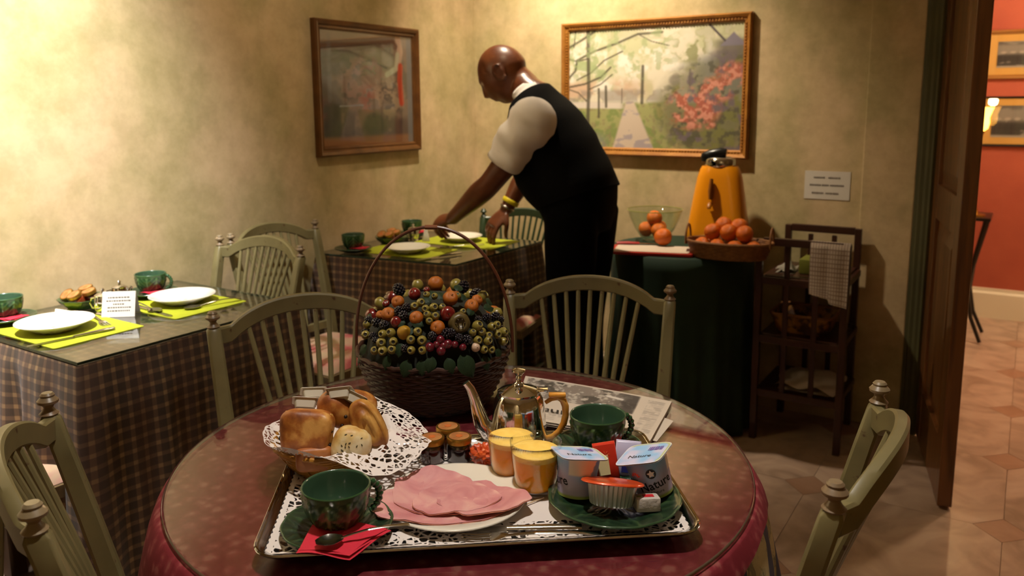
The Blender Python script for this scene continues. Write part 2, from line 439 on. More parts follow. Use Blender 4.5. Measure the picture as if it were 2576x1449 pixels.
# ================================================================== pictures
def painted(name, arr, w_, h_, parent, m_, y=0.0, curve=None):
    H, W = arr.shape[:2]
    mb = MB()
    mb.grid(lambda u, v: (-w_/2 + u*w_, y, -h_/2 + v*h_), W-1, H-1,
            col=lambda u, v: arr[int(round(v*(H-1))), int(round(u*(W-1)))])
    return mb.build(name, m_, parent, smooth=False)
def canvas(W, H):
    u, v = np.meshgrid(np.linspace(0, 1, W), np.linspace(0, 1, H)); return u, v
def blend(a, colour, k):
    c_ = np.array(lin(colour)[:3]); k = np.clip(k, 0, 1)[..., None]; return a*(1-k) + c_*k
def sm(x, a, b_):
    t = np.clip((x-a)/(b_-a), 0, 1); return t*t*(3-2*t)
def line(u, v, pts, w_, asp):
    d = np.full(u.shape, 9.0)
    for (a, b_), (c_, e) in zip(pts[:-1], pts[1:]):
        ax, bx, px_ = a*asp, c_*asp, u*asp
        dx, dy = bx-ax, e-b_; l2 = dx*dx+dy*dy
        t = np.clip(((px_-ax)*dx + (v-b_)*dy)/l2, 0, 1); d = np.minimum(d, np.hypot(px_-ax-t*dx, v-b_-t*dy))
    return 1 - sm(d, w_*.5, w_)
def park(W=250, H=165):
    u, v = canvas(W, H); asp = 1.52
    a = np.zeros((H, W, 3)); n1 = fbm(u*9, v*6, 1); n2 = fbm(u*22, v*15, 2); n3 = fbm(u*50, v*34, 3)
    a = blend(a, '#d9cdb6', np.ones_like(u))
    a = blend(a, '#b6b488', sm(n1, .45, .62)*.8); a = blend(a, '#e6ddd0', sm(n2, .52, .68)*.8)
    a = blend(a, '#9da878', sm(fbm(u*14, v*10, 5), .54, .66)*sm(.45-u, 0, .3)*.9)
    a = blend(a, '#a9a27a', sm(v, .75, .95)*sm(n2, .42, .58)*.7); a = blend(a, '#c9a88c', sm(.62-v, 0, .1)*sm(v, .38, .45)*sm(n1, .4, .55)*sm(.5-u, -.1, .2))
    # lawn, road, path
    g_ = 1-sm(v, .36, .40)
    a = blend(a, '#9c9a62', g_); a = blend(a, '#7f8a4e', g_*sm(n2, .45, .6)); a = blend(a, '#b8a46c', g_*sm(n1, .52, .66)*.8); a = blend(a, '#8a7a58', g_*sm(n3, .55, .7)*.6)
    a = blend(a, '#d2c4b6', (1-sm(abs(v-.36-.02*(.3-u)), .02, .035))*sm(.36-u, 0, .05))
    pl, pr = .355 - (.385-v)*.20, .405 + (.385-v)*.30
    pm = sm(u, pl-.008, pl+.008)*(1-sm(u, pr-.008, pr+.008))*(1-sm(v, .38, .40))
    a = blend(a, '#c9b4a0', pm); a = blend(a, '#9a8f96', pm*sm(fbm(u*16, v*20, 8), .5, .62)*.8)
    a = blend(a, '#8d8494', (1-sm(v, .02, .16))*sm(.28-u, 0, .15)*sm(n2, .4, .55))
    # hedge / far wood
    a = blend(a, '#8f8276', (1-sm(abs(v-.44), .03, .07))*sm(n2, .4, .55)*.7*(1-sm(u, .5, .62)))
    # right side: dark house and shrubs
    a = blend(a, '#8a93a0', sm(u, .70, .84)*(1-sm(abs(v-.60), .10, .2))*.7)
    a = blend(a, '#5b5048', sm(u, .80, .9)*sm(v, .58, .66)*(1-sm(v, .84, .90))*.85)
    roof = sm(.13-abs(u-.945), 0, .01)*sm(.93-abs(u-.945)*1.5-v, 0, .015)*sm(v, .81, .825)
    a = blend(a, '#7d7480', roof); a = blend(a, '#4b4042', line(u, v, [(.82, .985), (.90, .86)], .012, asp))
    a = blend(a, '#8b8a5a', sm(.12-np.hypot((u-.72)*1.2, v-.80), -.02, .05)*sm(n2, .42, .56)*.9)
    bush = sm(.42 - np.hypot((u-1.0)*.85, (v-.33)*.85), -.02, .10)
    a = blend(a, '#6a6248', bush*.75); a = blend(a, '#77733f', bush*sm(n2, .44, .68)); a = blend(a, '#4e4a3a', bush*sm(fbm(u*30, v*22, 77), .5, .66)*.8); a = blend(a, '#6b5a66', bush*sm(fbm(u*18, v*12, 12), .56, .68)*.8)
    fl = np.maximum(sm(.16-np.hypot((u-.74)*1.1, (v-.33)*.95), -.03, .05), np.maximum(sm(.10-np.hypot(u-.86, v-.48), -.03, .05), np.maximum(sm(.09-np.hypot(u-.95, v-.60), -.03, .04), sm(.035-np.hypot(u-.83, v-.20), -.01, .02))))
    fl = fl*sm(n2 + .3*n3, .48, .74)
    a = blend(a, '#b8624e', fl*.9); a = blend(a, '#cf8a74', fl*sm(n3, .5, .6)); a = blend(a, '#97503c', fl*sm(.5-n3, 0, .1)*.5)
    a = blend(a, '#7f7668', sm(.05-np.hypot((u-.635)*1.4, v-.56), -.01, .02)*.8); a = blend(a, '#60564c', line(u, v, [(.72, .52), (.72, .64)], .014, asp)*.7)
    # trees
    tr = '#4b4434'
    for pts, w_ in (([(.12, .12), (.125, .5), (.118, 1.0)], .022), ([(.19, .26), (.188, .5)], .014), ([(.235, .35), (.232, .52)], .016), ([(.45, .38), (.452, .68)], .018), ([(.33, .38), (.33, .5)], .006),
                    ([(0, .52), (.10, .545), (.2, .60), (.26, .68)], .012), ([(0, .86), (.08, .92), (.16, .985)], .014), ([(.0, .60), (.04, .66), (.05, .75), (.16, .82), (.3, .88), (.42, .945), (.56, .95)], .013),
                    ([(.05, .58), (.14, .64), (.22, .74), (.33, .81)], .009), ([(.0, .76), (.05, .74), (.12, .76)], .009), ([(0, .5), (.06, .47), (.11, .40)], .008), ([(.13, .5), (.2, .54), (.27, .62)], .008), ([(.42, .945), (.5, .88), (.6, .84)], .006), ([(0.03, .86), (.04, 1)], .009)):
        a = blend(a, tr, line(u, v, pts, w_, asp)*.88)
    a = blend(a, '#93a070', sm(fbm(u*24, v*18, 21), .56, .66)*sm(v, .55, .62)*(1-sm(u, .55, .75))*.6)
    return a
def still_life(W=150, H=150):
    u, v = canvas(W, H); asp = 1.15; n1 = fbm(u*7, v*8, 31); n2 = fbm(u*18, v*20, 32)
    a = np.zeros((H, W, 3)); a = blend(a, '#5c5048', np.ones_like(u)); a = blend(a, '#7a6458', sm(n1, .45, .6))
    a = blend(a, '#84766e', sm(v, .86, .93)); beam = line(u, v, [(.0, .84), (.4, .88), (.78, .93)], .05, asp)
    a = blend(a, '#5a3a30', beam); a = blend(a, '#55524a', (1-sm(abs(v-.72), .08, .14))*(1-sm(u, .3, .5))*.8)
    a = blend(a, '#87806a', sm(.2-np.hypot(u-.62, (v-.72)*1.3), -.03, .06)*.9); a = blend(a, '#4a4642', line(u, v, [(.32, .72), (.5, .76), (.7, .70)], .012, asp)*.7)
    a = blend(a, '#937068', sm(.26-np.hypot(u-.45, v-.55), -.06, .08)*sm(n2, .38, .55)); a = blend(a, '#a05a4a', sm(.12-np.hypot(u-.5, v-.42), -.04, .06)*sm(n2, .48, .6))
    a = blend(a, '#a08a72', sm(.2-np.hypot((u-.72)*1.1, v-.45), -.05, .08)*sm(n2, .42, .55)*.8)
    a = blend(a, '#3a3434', sm(.11-abs(u-.1), 0, .04)*(1-sm(v, .34, .42))); a = blend(a, '#443c3a', sm(.07-abs(u-.27), 0, .03)*(1-sm(v, .22, .32)))
    a = blend(a, '#4c4a3a', sm(.14-np.hypot(u-.55, (v-.17)*1.1), -.03, .05)); a = blend(a, '#4d3436', sm(u, .72, .82)*(1-sm(v, .2, .27))*.8)
    a = blend(a, '#8a5a3c', (1-sm(v, .06, .10))*.9); a = blend(a, '#8f8a92', line(u, v, [(.18, .35), (.42, .36)], .01, asp))
    a = blend(a, '#6a6a72', sm(u, .93, .945)*.8); a = blend(a, '#c7a48e', line(u, v, [(.84, .98), (.86, .86), (.83, .72)], .05, asp)*.8)
    a = blend(a, '#b3b39a', line(u, v, [(.83, .83), (.81, .70), (.70, .64)], .035, asp)*.8); a = blend(a, '#4b3030', sm(.035-np.hypot(u-.80, v-.905), -.01, .015))
    a = blend(a, '#b2371e', line(u, v, [(.86, .72), (.85, .60), (.865, .38)], .045, asp)); a = blend(a, '#6f6a70', line(u, v, [(.08, .4), (.09, .95)], .03, asp)*.4)
    return a
def oldphoto(seed, W=80, H=46):
    u, v = canvas(W, H); n1 = fbm(u*9, v*5, seed); n2 = fbm(u*26, v*14, seed+4)
    a = np.zeros((H, W, 3)); a = blend(a, '#7d756c', np.ones_like(u)); a = blend(a, '#332e2b', (1-sm(v, .42, .62))*sm(n1+.3*n2, .45, .6))
    for k in range(11):
        x = .06 + k*.088; a = blend(a, '#2c2826', sm(.055-np.hypot((u-x), (v-.33)*.45), -.01, .02)*.9); a = blend(a, '#a09488', sm(.028-np.hypot((u-x), (v-.58)*.6), -.01, .01)*.8)
    a = blend(a, '#c9c0b2', sm(.06-np.hypot(u-.62, (v-.25)*.35), -.01, .02)); a = blend(a, '#958b80', (1-sm(v, .03, .1)))
    a = blend(a, '#57504a', sm(v, .8, .95)*sm(n1, .4, .6)); return a
paint_m = mat('painted_print', attr='paint', rough=.6)
glossy_paint_m = mat('glazed_print', attr='paint', rough=.5)
def frame(name, label, c, w_, h_, rotz, fw, fd, fm, arr, group=None, beads=0, mat_border=0, mat_col=None, glazed=True, tilt=0.0):
    t = thing(name, label, 'picture', c, rotz, group); t.rotation_euler = (tilt, 0, rotz)
    # local: x right, z up, viewer at -y
    prof = [(0, 0), (0, -fd*.8), (fw*.18, -fd), (fw*.45, -fd*.85), (fw*.62, -fd*.55), (fw*.8, -fd*.6), (fw, -fd*.3), (fw, 0)]
    R = []
    for sx, sz in ((-1,-1), (1,-1), (1,1), (-1,1)):
        R.append([Vector((sx*(w_/2 - q), d, sz*(h_/2 - q))) for q, d in prof])
    mb = MB(); mb.rings(R, closed=True); fr = mb.build('frame', fm, t, smooth=False)
    if beads:
        b = MB(); n = beads
        for i in range(n):
            x = -w_/2 + fw + (w_ - 2*fw)*(i+.5)/n
            for z in (-h_/2 + fw*.72, h_/2 - fw*.72): b.sphere((x, -fd*.62, z), (.006, .004, .006), 6, 4)
        k = int(n*h_/w_)
        for i in range(k):
            z = -h_/2 + fw + (h_ - 2*fw)*(i+.5)/k
            for x in (-w_/2 + fw*.72, w_/2 - fw*.72): b.sphere((x, -fd*.62, z), (.006, .004, .006), 6, 4)
        b.build('bead_moulding', fm, fr)['kind'] = 'stuff'
    MB().box((0, -.003, 0), (w_ - fw, .004, h_ - fw)).build('backing_board', mat('backing', '#5a4632', .9), t, smooth=False)
    iw, ih = w_ - 2*fw*.95, h_ - 2*fw*.95
    if mat_border:
        mb = MB(); mb.box((0, -.006, 0), (iw, .002, ih)); mb.build('mount', mat_col, t, smooth=False)
        painted('print', arr, iw - 2*mat_border[0], ih - 2*mat_border[1], t, paint_m, -.0085)
    else:
        painted('print', arr, iw, ih, t, glossy_paint_m if glazed else paint_m, -.007)
    if glazed: MB().box((0, -.011, 0), (iw, .0015, ih)).build('glass_pane', glass_m, t, smooth=False)
    return t
gold_m = mat('gilded_frame', '#a8712e', .38, .25, col2='#8a5520', nscale=20, coat=.2)
brown_m = mat('bronze_brown_frame', '#6e441c', .4, .2, col2='#4e2e12', nscale=15, coat=.2)
frame('picture_frame', 'gilt framed painting of a park path with orange azalea bushes', ((-1.984-1.046)/2, WB - .002, (1.748+1.115)/2), .935, .633, 0, .038, .03, gold_m, park()*.86, beads=60, glazed=False)
frame('picture_frame', 'dark gold framed still life with red ribbon, hanging left of the waiter', (WA + .002, (2.43+3.103)/2, (1.147+1.715)/2), .673, .568, math.pi/2, .042, .03, brown_m, still_life()*.85)
cream_m = mat('cream_mount', '#c2934a', .8)
hf = mat('hall_frame_gold', '#8a5a22', .4, .2); hb = mat('hall_frame_black', '#1c1512', .3)
fa = PY(2478, 78, HALL); fb_ = PY(2478, 200, HALL); hh = fa.z - fb_.z
frame('picture_frame', 'upper framed old group photograph on the red hall wall', (fa.x + .35, HALL - .002, (fa.z + fb_.z)/2), .80, hh, 0, .028, .02, hf, oldphoto(41), mat_border=(.10, .042), mat_col=cream_m)
fa = PY(2470, 243, HALL); fb_ = PY(2470, 367, HALL); hh = fa.z - fb_.z
frame('picture_frame', 'lower black framed old group photograph on the red hall wall', (fa.x + .35, HALL - .002, (fa.z + fb_.z)/2), .80, hh, 0, .014, .02, hb, oldphoto(52), mat_border=(.10, .042), mat_col=cream_m)
# paper notice
paper_m = mat('white_paper', '#c9c0b4', .8); ink_m = mat('grey_ink', '#6b6058', .8)
t = thing('paper_notice', 'white paper notice with three printed lines on the back wall', 'notice', ((-.803-.62)/2, WB, 1.014))
MB().box((0, -.0015, 0), (.183, .0015, .119)).build('sheet', paper_m, t, smooth=False)
mb = MB()
for z, ws in ((.032, [(-.055, .05), (.004, .05)]), (0, [(-.07, .045), (-.02, .028), (.012, .058)]), (-.034, [(-.06, .05), (-.004, .056)])):
    for x, l in ws:
        k = 0
        while k < l - .004:
            s_ = .0045 + .002*rnd.random(); mb.box((x + k + s_/2, -.0026, z), (s_, .0004, .006 + .003*rnd.random())); k += s_ + .0015
mb.build('printed_lines', ink_m, t, smooth=False)['kind'] = 'stuff'

# ================================================================== chairs
def chair_proto(name, label, paintm, wear, seatm, cushm):
    t = thing(name, label, 'chair', (0, 0, -50))
    HT, YB = .858, -.268
    def post_xy(z):              # splayed and raked back post
        if z < .45: k = z/.45; return .182 + .004*k, -.225 + .045*k
        k = (z-.45)/(HT-.45); return .186 + .019*k, -.180 + (YB + .180)*k**1.15
    for s_ in (-1, 1):
        R = []
        for z in (0, .1, .25, .4, .45, .52, .6, .7, .8, .865, .872):
            x, y = post_xy(z); w_ = .016 + .003*min(1, z/.45) - .004*max(0, z-.45)/.4
            if z > .87: w_ *= .75
            c_ = .3
            R.append([Vector((s_*x + a*w_, y + b2*w_, z)) for a, b2 in ((-1,-1+c_), (-1+c_,-1), (1-c_,-1), (1,-1+c_), (1,1-c_), (1-c_,1), (-1+c_,1), (-1,1-c_))])
        mb = MB(); mb.rings(R); p = mb.build('back_post', paintm, t)
        x, y = post_xy(.872)
        fin = [(.0, 0), (.013, 0), (.015, .003), (.010, .008), (.007, .013), (.009, .017), (.0155, .021), (.016, .025), (.0125, .029), (.0105, .031), (.011, .034), (.008, .0375), (0, .038)]
        MB().lathe(fin, 16, (s_*x, y, .872)).build('finial', wear, p)
    # crest rail: shouldered arch, bowed backwards
    def crest(x):
        k = min(1, abs(x)/.163); z = HT - .006 + .046*max(0, 1 - k**2.2)**.8
        y = YB - .055*(1 - (x/.2)**2); return y, z
    R = []
    for i in range(41):
        x = -.196 + .392*i/40; y, z = crest(x); h_, d_ = .0195, .0100
        R.append([Vector((x, y + a*d_, z + b2*h_)) for a, b2 in ((-1,-.85), (-.7,-1), (.7,-1), (1,-.85), (1,.8), (.6,1), (-.6,1), (-1,.8))])
    mb = MB(); mb.rings(R); mb.build('crest_rail', paintm, t)
    # lower back rail
    mb = MB(); mb.rings([[Vector((x, -.183 - .01*(1-(x/.19)**2) + a*.009, .50 + b2*.014)) for a, b2 in ((-1,-1), (1,-1), (1,1), (-1,1))] for x in np.linspace(-.186, .186, 9)]); mb.build('lower_rail', paintm, t, sharp=.5)
    for i in range(9):
        k = (i-4)/4; xt = .128*k; xb = .062*k; y, z = crest(xt)
        mb = MB(); pts = [(xb + (xt-xb)*q, -.190 + (y + .190)*q**1.1, .505 + (z - .515)*q) for q in (0, .25, .5, .75, 1)]
        mb.tube(pts, [.0055, .0062, .0066, .0062, .0055], 8); mb.build('spindle', paintm, t)
    # seat
    sf = [(-.185, -.19), (.185, -.19), (.205, .19), (-.205, .19)]
    mb = MB(); mb.poly(sf, .415, .447); mb.build('seat', seatm, t, smooth=False)
    def cush(u, v):
        x = (u-.5)*2; y = (v-.5)*2; e = max(0, (1-x**6))*max(0, (1-y**6))
        return Vector((x*(.178 + .014*(y+1)/2), y*.178, .449 + .032*e**.4 + .004*math.sin(x*7)*math.sin(y*6)*e))
    mb = MB(); mb.grid(cush, 24, 24, uv=lambda u, v: (u, v)); o_ = len(mb.v)
    mb.grid(lambda u, v: Vector((((u-.5)*2)*(.178 + .014*v), (v-.5)*.356, .448)), 1, 1)
    mb.build('cushion', cushm, t, sharp=4)
    for s_ in (-1, 1):
        MB().tube([(s_*.178, .16, .43), (s_*.182, .165, .25), (s_*.185, .172, 0)], [.017, .016, .012], 12).build('front_leg', paintm, t)
        MB().tube([(s_*.183, -.2, .22), (s_*.186, .0, .225), (s_*.183, .165, .22)], [.008, .010, .008], 8).build('side_stretcher', paintm, t)
    MB().tube([(-.183, 0, .225), (0, 0, .225), (.183, 0, .225)], [.008, .010, .008], 8).build('cross_stretcher', paintm, t)
    MB().tube([(-.18, .166, .30), (0, .166, .30), (.18, .166, .30)], [.008, .010, .008], 8).build('front_stretcher', paintm, t)
    return t
def worn_paint(name, a, b_, wearc, rough=.38):
    M, N, L, b = nodes(name); tc = N.new('ShaderNodeTexCoord')
    n1 = N.new('ShaderNodeTexNoise'); n1.inputs['Scale'].default_value = 9; n1.inputs['Detail'].default_value = 5
    n2 = N.new('ShaderNodeTexNoise'); n2.inputs['Scale'].default_value = 45; n2.inputs['Detail'].default_value = 6
    L.new(tc.outputs['Object'], n1.inputs[0]); L.new(tc.outputs['Object'], n2.inputs[0])
    r1 = ramp(N, [(.35, a), (.65, b_)]); L.new(n1.outputs['Fac'], r1.inputs[0])
    r2 = ramp(N, [(.66, '#000000'), (.72, '#ffffff')]); L.new(n2.outputs['Fac'], r2.inputs[0])
    mx = N.new('ShaderNodeMixRGB'); L.new(r2.outputs[0], mx.inputs[0]); L.new(r1.outputs[0], mx.inputs[1]); mx.inputs[2].default_value = lin(wearc)
    L.new(mx.outputs[0], b.inputs['Base Color']); b.inputs['Roughness'].default_value = rough
    return M
pale_m = worn_paint('pale_green_chair_paint', '#7c724c', '#6c6240', '#563e2a')
fin_m = worn_paint('rubbed_finial', '#6e5038', '#8a7a5c', '#c8b090')
green_m = worn_paint('dark_green_chair_paint', '#26381e', '#1f2e18', '#1a2014')
seat_m = mat('rush_seat', '#7a6440', .8, col2='#5e4a2e', nscale=60)
def floral_mat():
    M, N, L, b = nodes('floral_cushion'); tc = N.new('ShaderNodeTexCoord')
    v = N.new('ShaderNodeTexVoronoi'); v.inputs['Scale'].default_value = 9; L.new(tc.outputs['Object'], v.inputs[0])
    n = N.new('ShaderNodeTexNoise'); n.inputs['Scale'].default_value = 18; n.inputs['Distortion'].default_value = 1.5; L.new(tc.outputs['Object'], n.inputs[0])
    r = ramp(N, [(.0, '#b04a4e'), (.32, '#c8706c'), (.52, '#c99a84'), (.85, '#c4aa88')]); 
    s_ = math_node(N, L, 'ADD', v.outputs['Distance'], math_node(N, L, 'MULTIPLY', math_node(N, L, 'SUBTRACT', n.outputs['Fac'], .5), .9)); L.new(s_, r.inputs[0])
    L.new(r.outputs[0], b.inputs['Base Color']); b.inputs['Roughness'].default_value = .85; return M
cushion_m = floral_mat()
chair0 = chair_proto('spindle_chair', 'x', pale_m, fin_m, seat_m, cushion_m)
first = [True]
def place_chair(A, B, toward, label, proto=None, scale=1.0):
    A, B = Vector((A[0], A[1], 0)), Vector((B[0], B[1], 0)); M_ = (A + B)/2
    d = (B - A).normalized(); n = Vector((-d.y, d.x, 0))
    if n.dot(Vector((toward[0], toward[1], 0)) - M_) < 0: n = -n
    loc = M_ + n*.27*scale; rz = math.atan2(n.y, n.x) - math.pi/2
    if proto is None and not first[0]:
        c_ = dup(chair0, loc, rz, label, 'pale green spindle back chairs'); return c_
    c_ = proto or chair0
    if proto is None: first[0] = False; c_['group'] = 'pale green spindle back chairs'
    c_.location = loc; c_.rotation_euler = (0, 0, rz); c_['label'] = label; c_.scale = (scale,)*3
    return c_
RC = Vector((-.793, 1.084))
place_chair((-1.503, 1.13), (-1.297, 1.465), RC, 'pale green spindle chair behind the bread basket, left of the fruit basket')
place_chair((-1.119, 1.74), (-.732, 1.889), RC, 'pale green spindle chair behind the newspaper, in front of the waiter')
place_chair((-.178, 1.40), (-.167, .975), RC, 'pale green spindle chair at the right of the round table')
place_chair((-1.291, .645), (-.948, .446), RC, 'pale green spindle chair at the left edge, nearest the camera')
place_chair((-2.405, 1.84), (-1.995, 1.835), (-2.2, 1.3), 'pale green spindle chair pushed in at the right end of the left wall table')
place_chair((-2.405, 1.89), (-2.405, 2.30), (0, 2.1), 'pale green chair with pink floral cushion standing with its back to the left wall')
place_chair((-2.335, .735), (-1.925, .735), (-2.13, 1.5), 'chair with pink floral cushion tucked under the near end of the left wall table')
gchair = chair_proto('spindle_chair', 'x', green_m, green_m, seat_m, cushion_m)
place_chair((-2.155, 3.15), (-1.785, 3.20), (-2.05, 2.7), 'dark green spindle chair at the far end of the corner table', gchair, .96)

# ================================================================== tables and cloths
def plaid_mat():
    M, N, L, b = nodes('brown_plaid_cloth'); uv = N.new('ShaderNodeUVMap'); sp = N.new('ShaderNodeSeparateXYZ'); L.new(uv.outputs[0], sp.inputs[0])
    per = .0315
    def stripe(o):
        f = math_node(N, L, 'FRACT', math_node(N, L, 'DIVIDE', o, per))
        d = math_node(N, L, 'ABSOLUTE', math_node(N, L, 'SUBTRACT', f, .5))
        s_ = N.new('ShaderNodeMapRange'); s_.inputs[1].default_value = .29; s_.inputs[2].default_value = .36; s_.interpolation_type = 'SMOOTHSTEP'
        L.new(d, s_.inputs[0]); return s_.outputs[0]
    def wide(o):
        f = math_node(N, L, 'FRACT', math_node(N, L, 'DIVIDE', o, per*4))
        d = math_node(N, L, 'ABSOLUTE', math_node(N, L, 'SUBTRACT', f, .5)); return d
    a, c_ = stripe(sp.outputs[0]), stripe(sp.outputs[1])
    k = math_node(N, L, 'MULTIPLY', math_node(N, L, 'ADD', a, c_), .5)
    r = ramp(N, [(0, '#3a2a15'), (.5, '#5e462c'), (1, '#8e7048')]); L.new(k, r.inputs[0])
    n = math_node(N, L, 'MULTIPLY', wide(sp.outputs[0]), .7)
    mx = N.new('ShaderNodeMixRGB'); L.new(n, mx.inputs[0]); L.new(r.outputs[0], mx.inputs[1]); mx.inputs[2].default_value = lin('#5c382a')
    L.new(mx.outputs[0], b.inputs['Base Color']); b.inputs['Roughness'].default_value = .85; b.inputs['Sheen Weight'].default_value = .1
    return M
plaid_m = plaid_mat(); tablewood_m = mat('table_wood', '#4a3018', .6, col2='#38220f', nscale=12)
def rect_table(corners, label, idx, drop_fn=None):
    c = [Vector((x, y, 0)) for x, y in corners]       # near-left, near-right, far-right, far-left (world)
    ctr = sum(c, Vector())/4
    t = thing('dining_table', label, 'table', (ctr.x, ctr.y, 0), 0, 'small rectangular dining tables')
    loc = [p - ctr for p in c]; ins = [p*.96 for p in loc]
    MB().poly([(p.x, p.y) for p in ins], TZ - .045, TZ - .014).build('tabletop', tablewood_m, t, smooth=False)
    for p in loc: MB().box((p.x*.84, p.y*.84, (TZ - .045)/2), (.045, .045, TZ - .045)).build('leg', tablewood_m, t, smooth=False)
    # cloth
    mb = MB(); zt = TZ - .0085
    r_ = .012
    n = [];  per = 0.0
    for k in range(4):
        a, b2 = loc[k], loc[(k+1) % 4]; l = (b2 - a).length; m_ = int(l/.012); out = Vector(((b2-a).y, -(b2-a).x, 0)).normalized()
        if out.dot((a+b2)/2) < 0: out = -out
        for i in range(m_):
            q = i/m_; n.append((a.lerp(b2, q), out, per + l*q, k, q))
        per += l
    # top as fan of the outline (grid keeps the check straight through object coordinates)
    o = mb.add([(p.x, p.y, zt) for p, *_ in n] + [(0, 0, zt)], [(i, (i+1) % len(n), len(n)) for i in range(len(n))])
    for i, (p, *_2) in enumerate(n): mb.uv[o+i] = (p.x, p.y)
    mb.uv[o+len(n)] = (0, 0)
    rows = 14; RR = []
    for j in range(rows + 1):
        q = j/rows; ring = []
        for p, out, s_, k, qq in n:
            e = min(qq, 1-qq)*2; cornerk = (1-e)**6
            H_ = drop_fn(k, qq) if drop_fn else .735
            z = zt - H_*q
            fold = .017*math.sin(s_*33 + idx) + .010*math.sin(s_*71 + 2*idx)
            off = .004 + .010*min(1, q*6) + q*(.016 + fold + .05*cornerk)
            nrm = (out*(1-cornerk) + p.normalized()*cornerk).normalized() if cornerk > 0.001 else out
            if k == 3: off = min(off, .004)               # the side against the wall hangs flat
            pt = Vector((p.x, p.y, z)) + nrm*off; pt.x = max(pt.x, WA + .006 - ctr.x); ring.append(pt)
        RR.append(ring)
    o = mb.rings(RR, False, False)
    for j in range(rows+1):
        for i, (p, out, s_, k, qq) in enumerate(n): mb.uv[o + j*len(n) + i] = (s_, (drop_fn(k, qq) if drop_fn else .735)*j/rows)
    cl = mb.build('tablecloth', plaid_m, None, sharp=4, loc=(ctr.x, ctr.y, 0))
    tag(cl, ['brown checked tablecloth on the table along the left wall', 'brown checked tablecloth on the corner table beside the waiter'][idx], 'tablecloth', 'checked tablecloths')
    gl = thing('protective_glass', ['glass sheet covering the checked table along the left wall', 'glass sheet covering the checked corner table'][idx], 'glass top', (ctr.x, ctr.y, TZ - .007), 0, 'glass table sheets')
    MB().poly([(p.x, p.y) for p in loc], 0, .007).build('glass_sheet', table_glass_m, gl, smooth=False)
    mb = MB(); R = []
    for p in loc: R.append([Vector((p.x*k2, p.y*k2, z)) for k2, z in ((1.0005, 0), (1.0035, 0), (1.0035, .0068), (1.0005, .0068))])
    mb.rings(R, closed=True); mb.build('glass_edge', glass_edge_m, gl, smooth=False)
    return t, ctr
def dropL(k, q):
    if k != 0: return .735
    return .26 + .47*max(0, min(1, (q - .68)/.3))**1.3
TLc = [(WA + .035, 1.02), (-1.875, 1.012), (-1.868, 1.715), (WA + .035, 1.715)]
TCc = [(WA + .06, 2.352), (-1.815, 2.445), (-1.80, 3.065), (WA + .06, 3.05)]
rect_table(TLc, 'rectangular dining table under checked cloth along the left wall', 0, dropL)
rect_table(TCc, 'rectangular dining table under checked cloth in the corner', 1)

# round breakfast table
GR = .487
t = thing('round_table', 'round breakfast table under a red cloth in the foreground', 'table', (RC.x, RC.y, 0))
MB().lathe([(0, TZ-.036), (.48, TZ-.036), (.49, TZ-.03), (.49, TZ-.016), (.485, TZ-.012), (0, TZ-.012)], 64).build('tabletop', tablewood_m, t)
MB().lathe([(0, .02), (.045, .02), (.05, .1), (.035, .2), (.04, .45), (.06, .6), (.09, .70), (.14, TZ-.036), (0, TZ-.036)], 24).build('pedestal', tablewood_m, t)
for k in range(3):
    a = k*2.094 + .4; MB().tube([(math.cos(a)*r, math.sin(a)*r, z) for r, z in ((.03, .16), (.14, .13), (.24, .07), (.30, .022))], [.03, .026, .022, .02], 10).build('foot', tablewood_m, t)
def red_cloth_mat():
    M, N, L, b = nodes('red_figured_cloth'); tc = N.new('ShaderNodeTexCoord')
    v = N.new('ShaderNodeTexVoronoi'); v.inputs['Scale'].default_value = 42; v.inputs['Randomness'].default_value = .55; L.new(tc.outputs['Object'], v.inputs[0])
    n = N.new('ShaderNodeTexNoise'); n.inputs['Scale'].default_value = 70; L.new(tc.outputs['Object'], n.inputs[0])
    k = math_node(N, L, 'ADD', v.outputs['Distance'], math_node(N, L, 'MULTIPLY', math_node(N, L, 'SUBTRACT', n.outputs['Fac'], .5), .9))
    r = ramp(N, [(.12, '#8a4a46'), (.34, '#7a2830'), (.6, '#6c1a24')]); L.new(k, r.inputs[0]); L.new(r.outputs[0], b.inputs['Base Color'])
    b.inputs['Roughness'].default_value = .8; b.inputs['Specular IOR Level'].default_value = .2; return M
redcloth_m = red_cloth_mat()
# square red topper: the drop varies round the edge
phi0 = math.atan2(P(1925, 1235, .7).y - RC.y, P(1925, 1235, .7).x - RC.x) - .40
def topper_drop(a):
    d = (a - phi0 + math.pi/4) % (math.pi/2) - math.pi/4
    return .522/math.cos(d) - .50
def skirt_r(a, q): return .488 + .006*min(1, q*30) + .125*q**.75 + q*(.022*math.sin(a*17) + .012*math.sin(a*31+1))
mb = MB(); NS = 180; RR = []
for rr_ in (.02, .25, .45, .488): RR.append([Vector((rr_*math.cos(2*math.pi*j/NS), rr_*math.sin(2*math.pi*j/NS), TZ - .0095)) for j in range(NS)])
for q in (.02, .06, .12, .25, .4, .55, .7, .85, 1):
    ring = []
    for j in range(NS):
        a = 2*math.pi*j/NS; dr = topper_drop(a); qd = q*dr/.747
        r_ = skirt_r(a, qd) + .0045; z = TZ - .011 - dr*q
        ring.append(Vector((r_*math.cos(a), r_*math.sin(a), z)))
    RR.append(ring)
mb.rings(RR, True, False)
tag(mb.build('tablecloth', redcloth_m, None, sharp=4, loc=(RC.x, RC.y, 0)), 'dark red figured cloth topper on the round table', 'tablecloth')
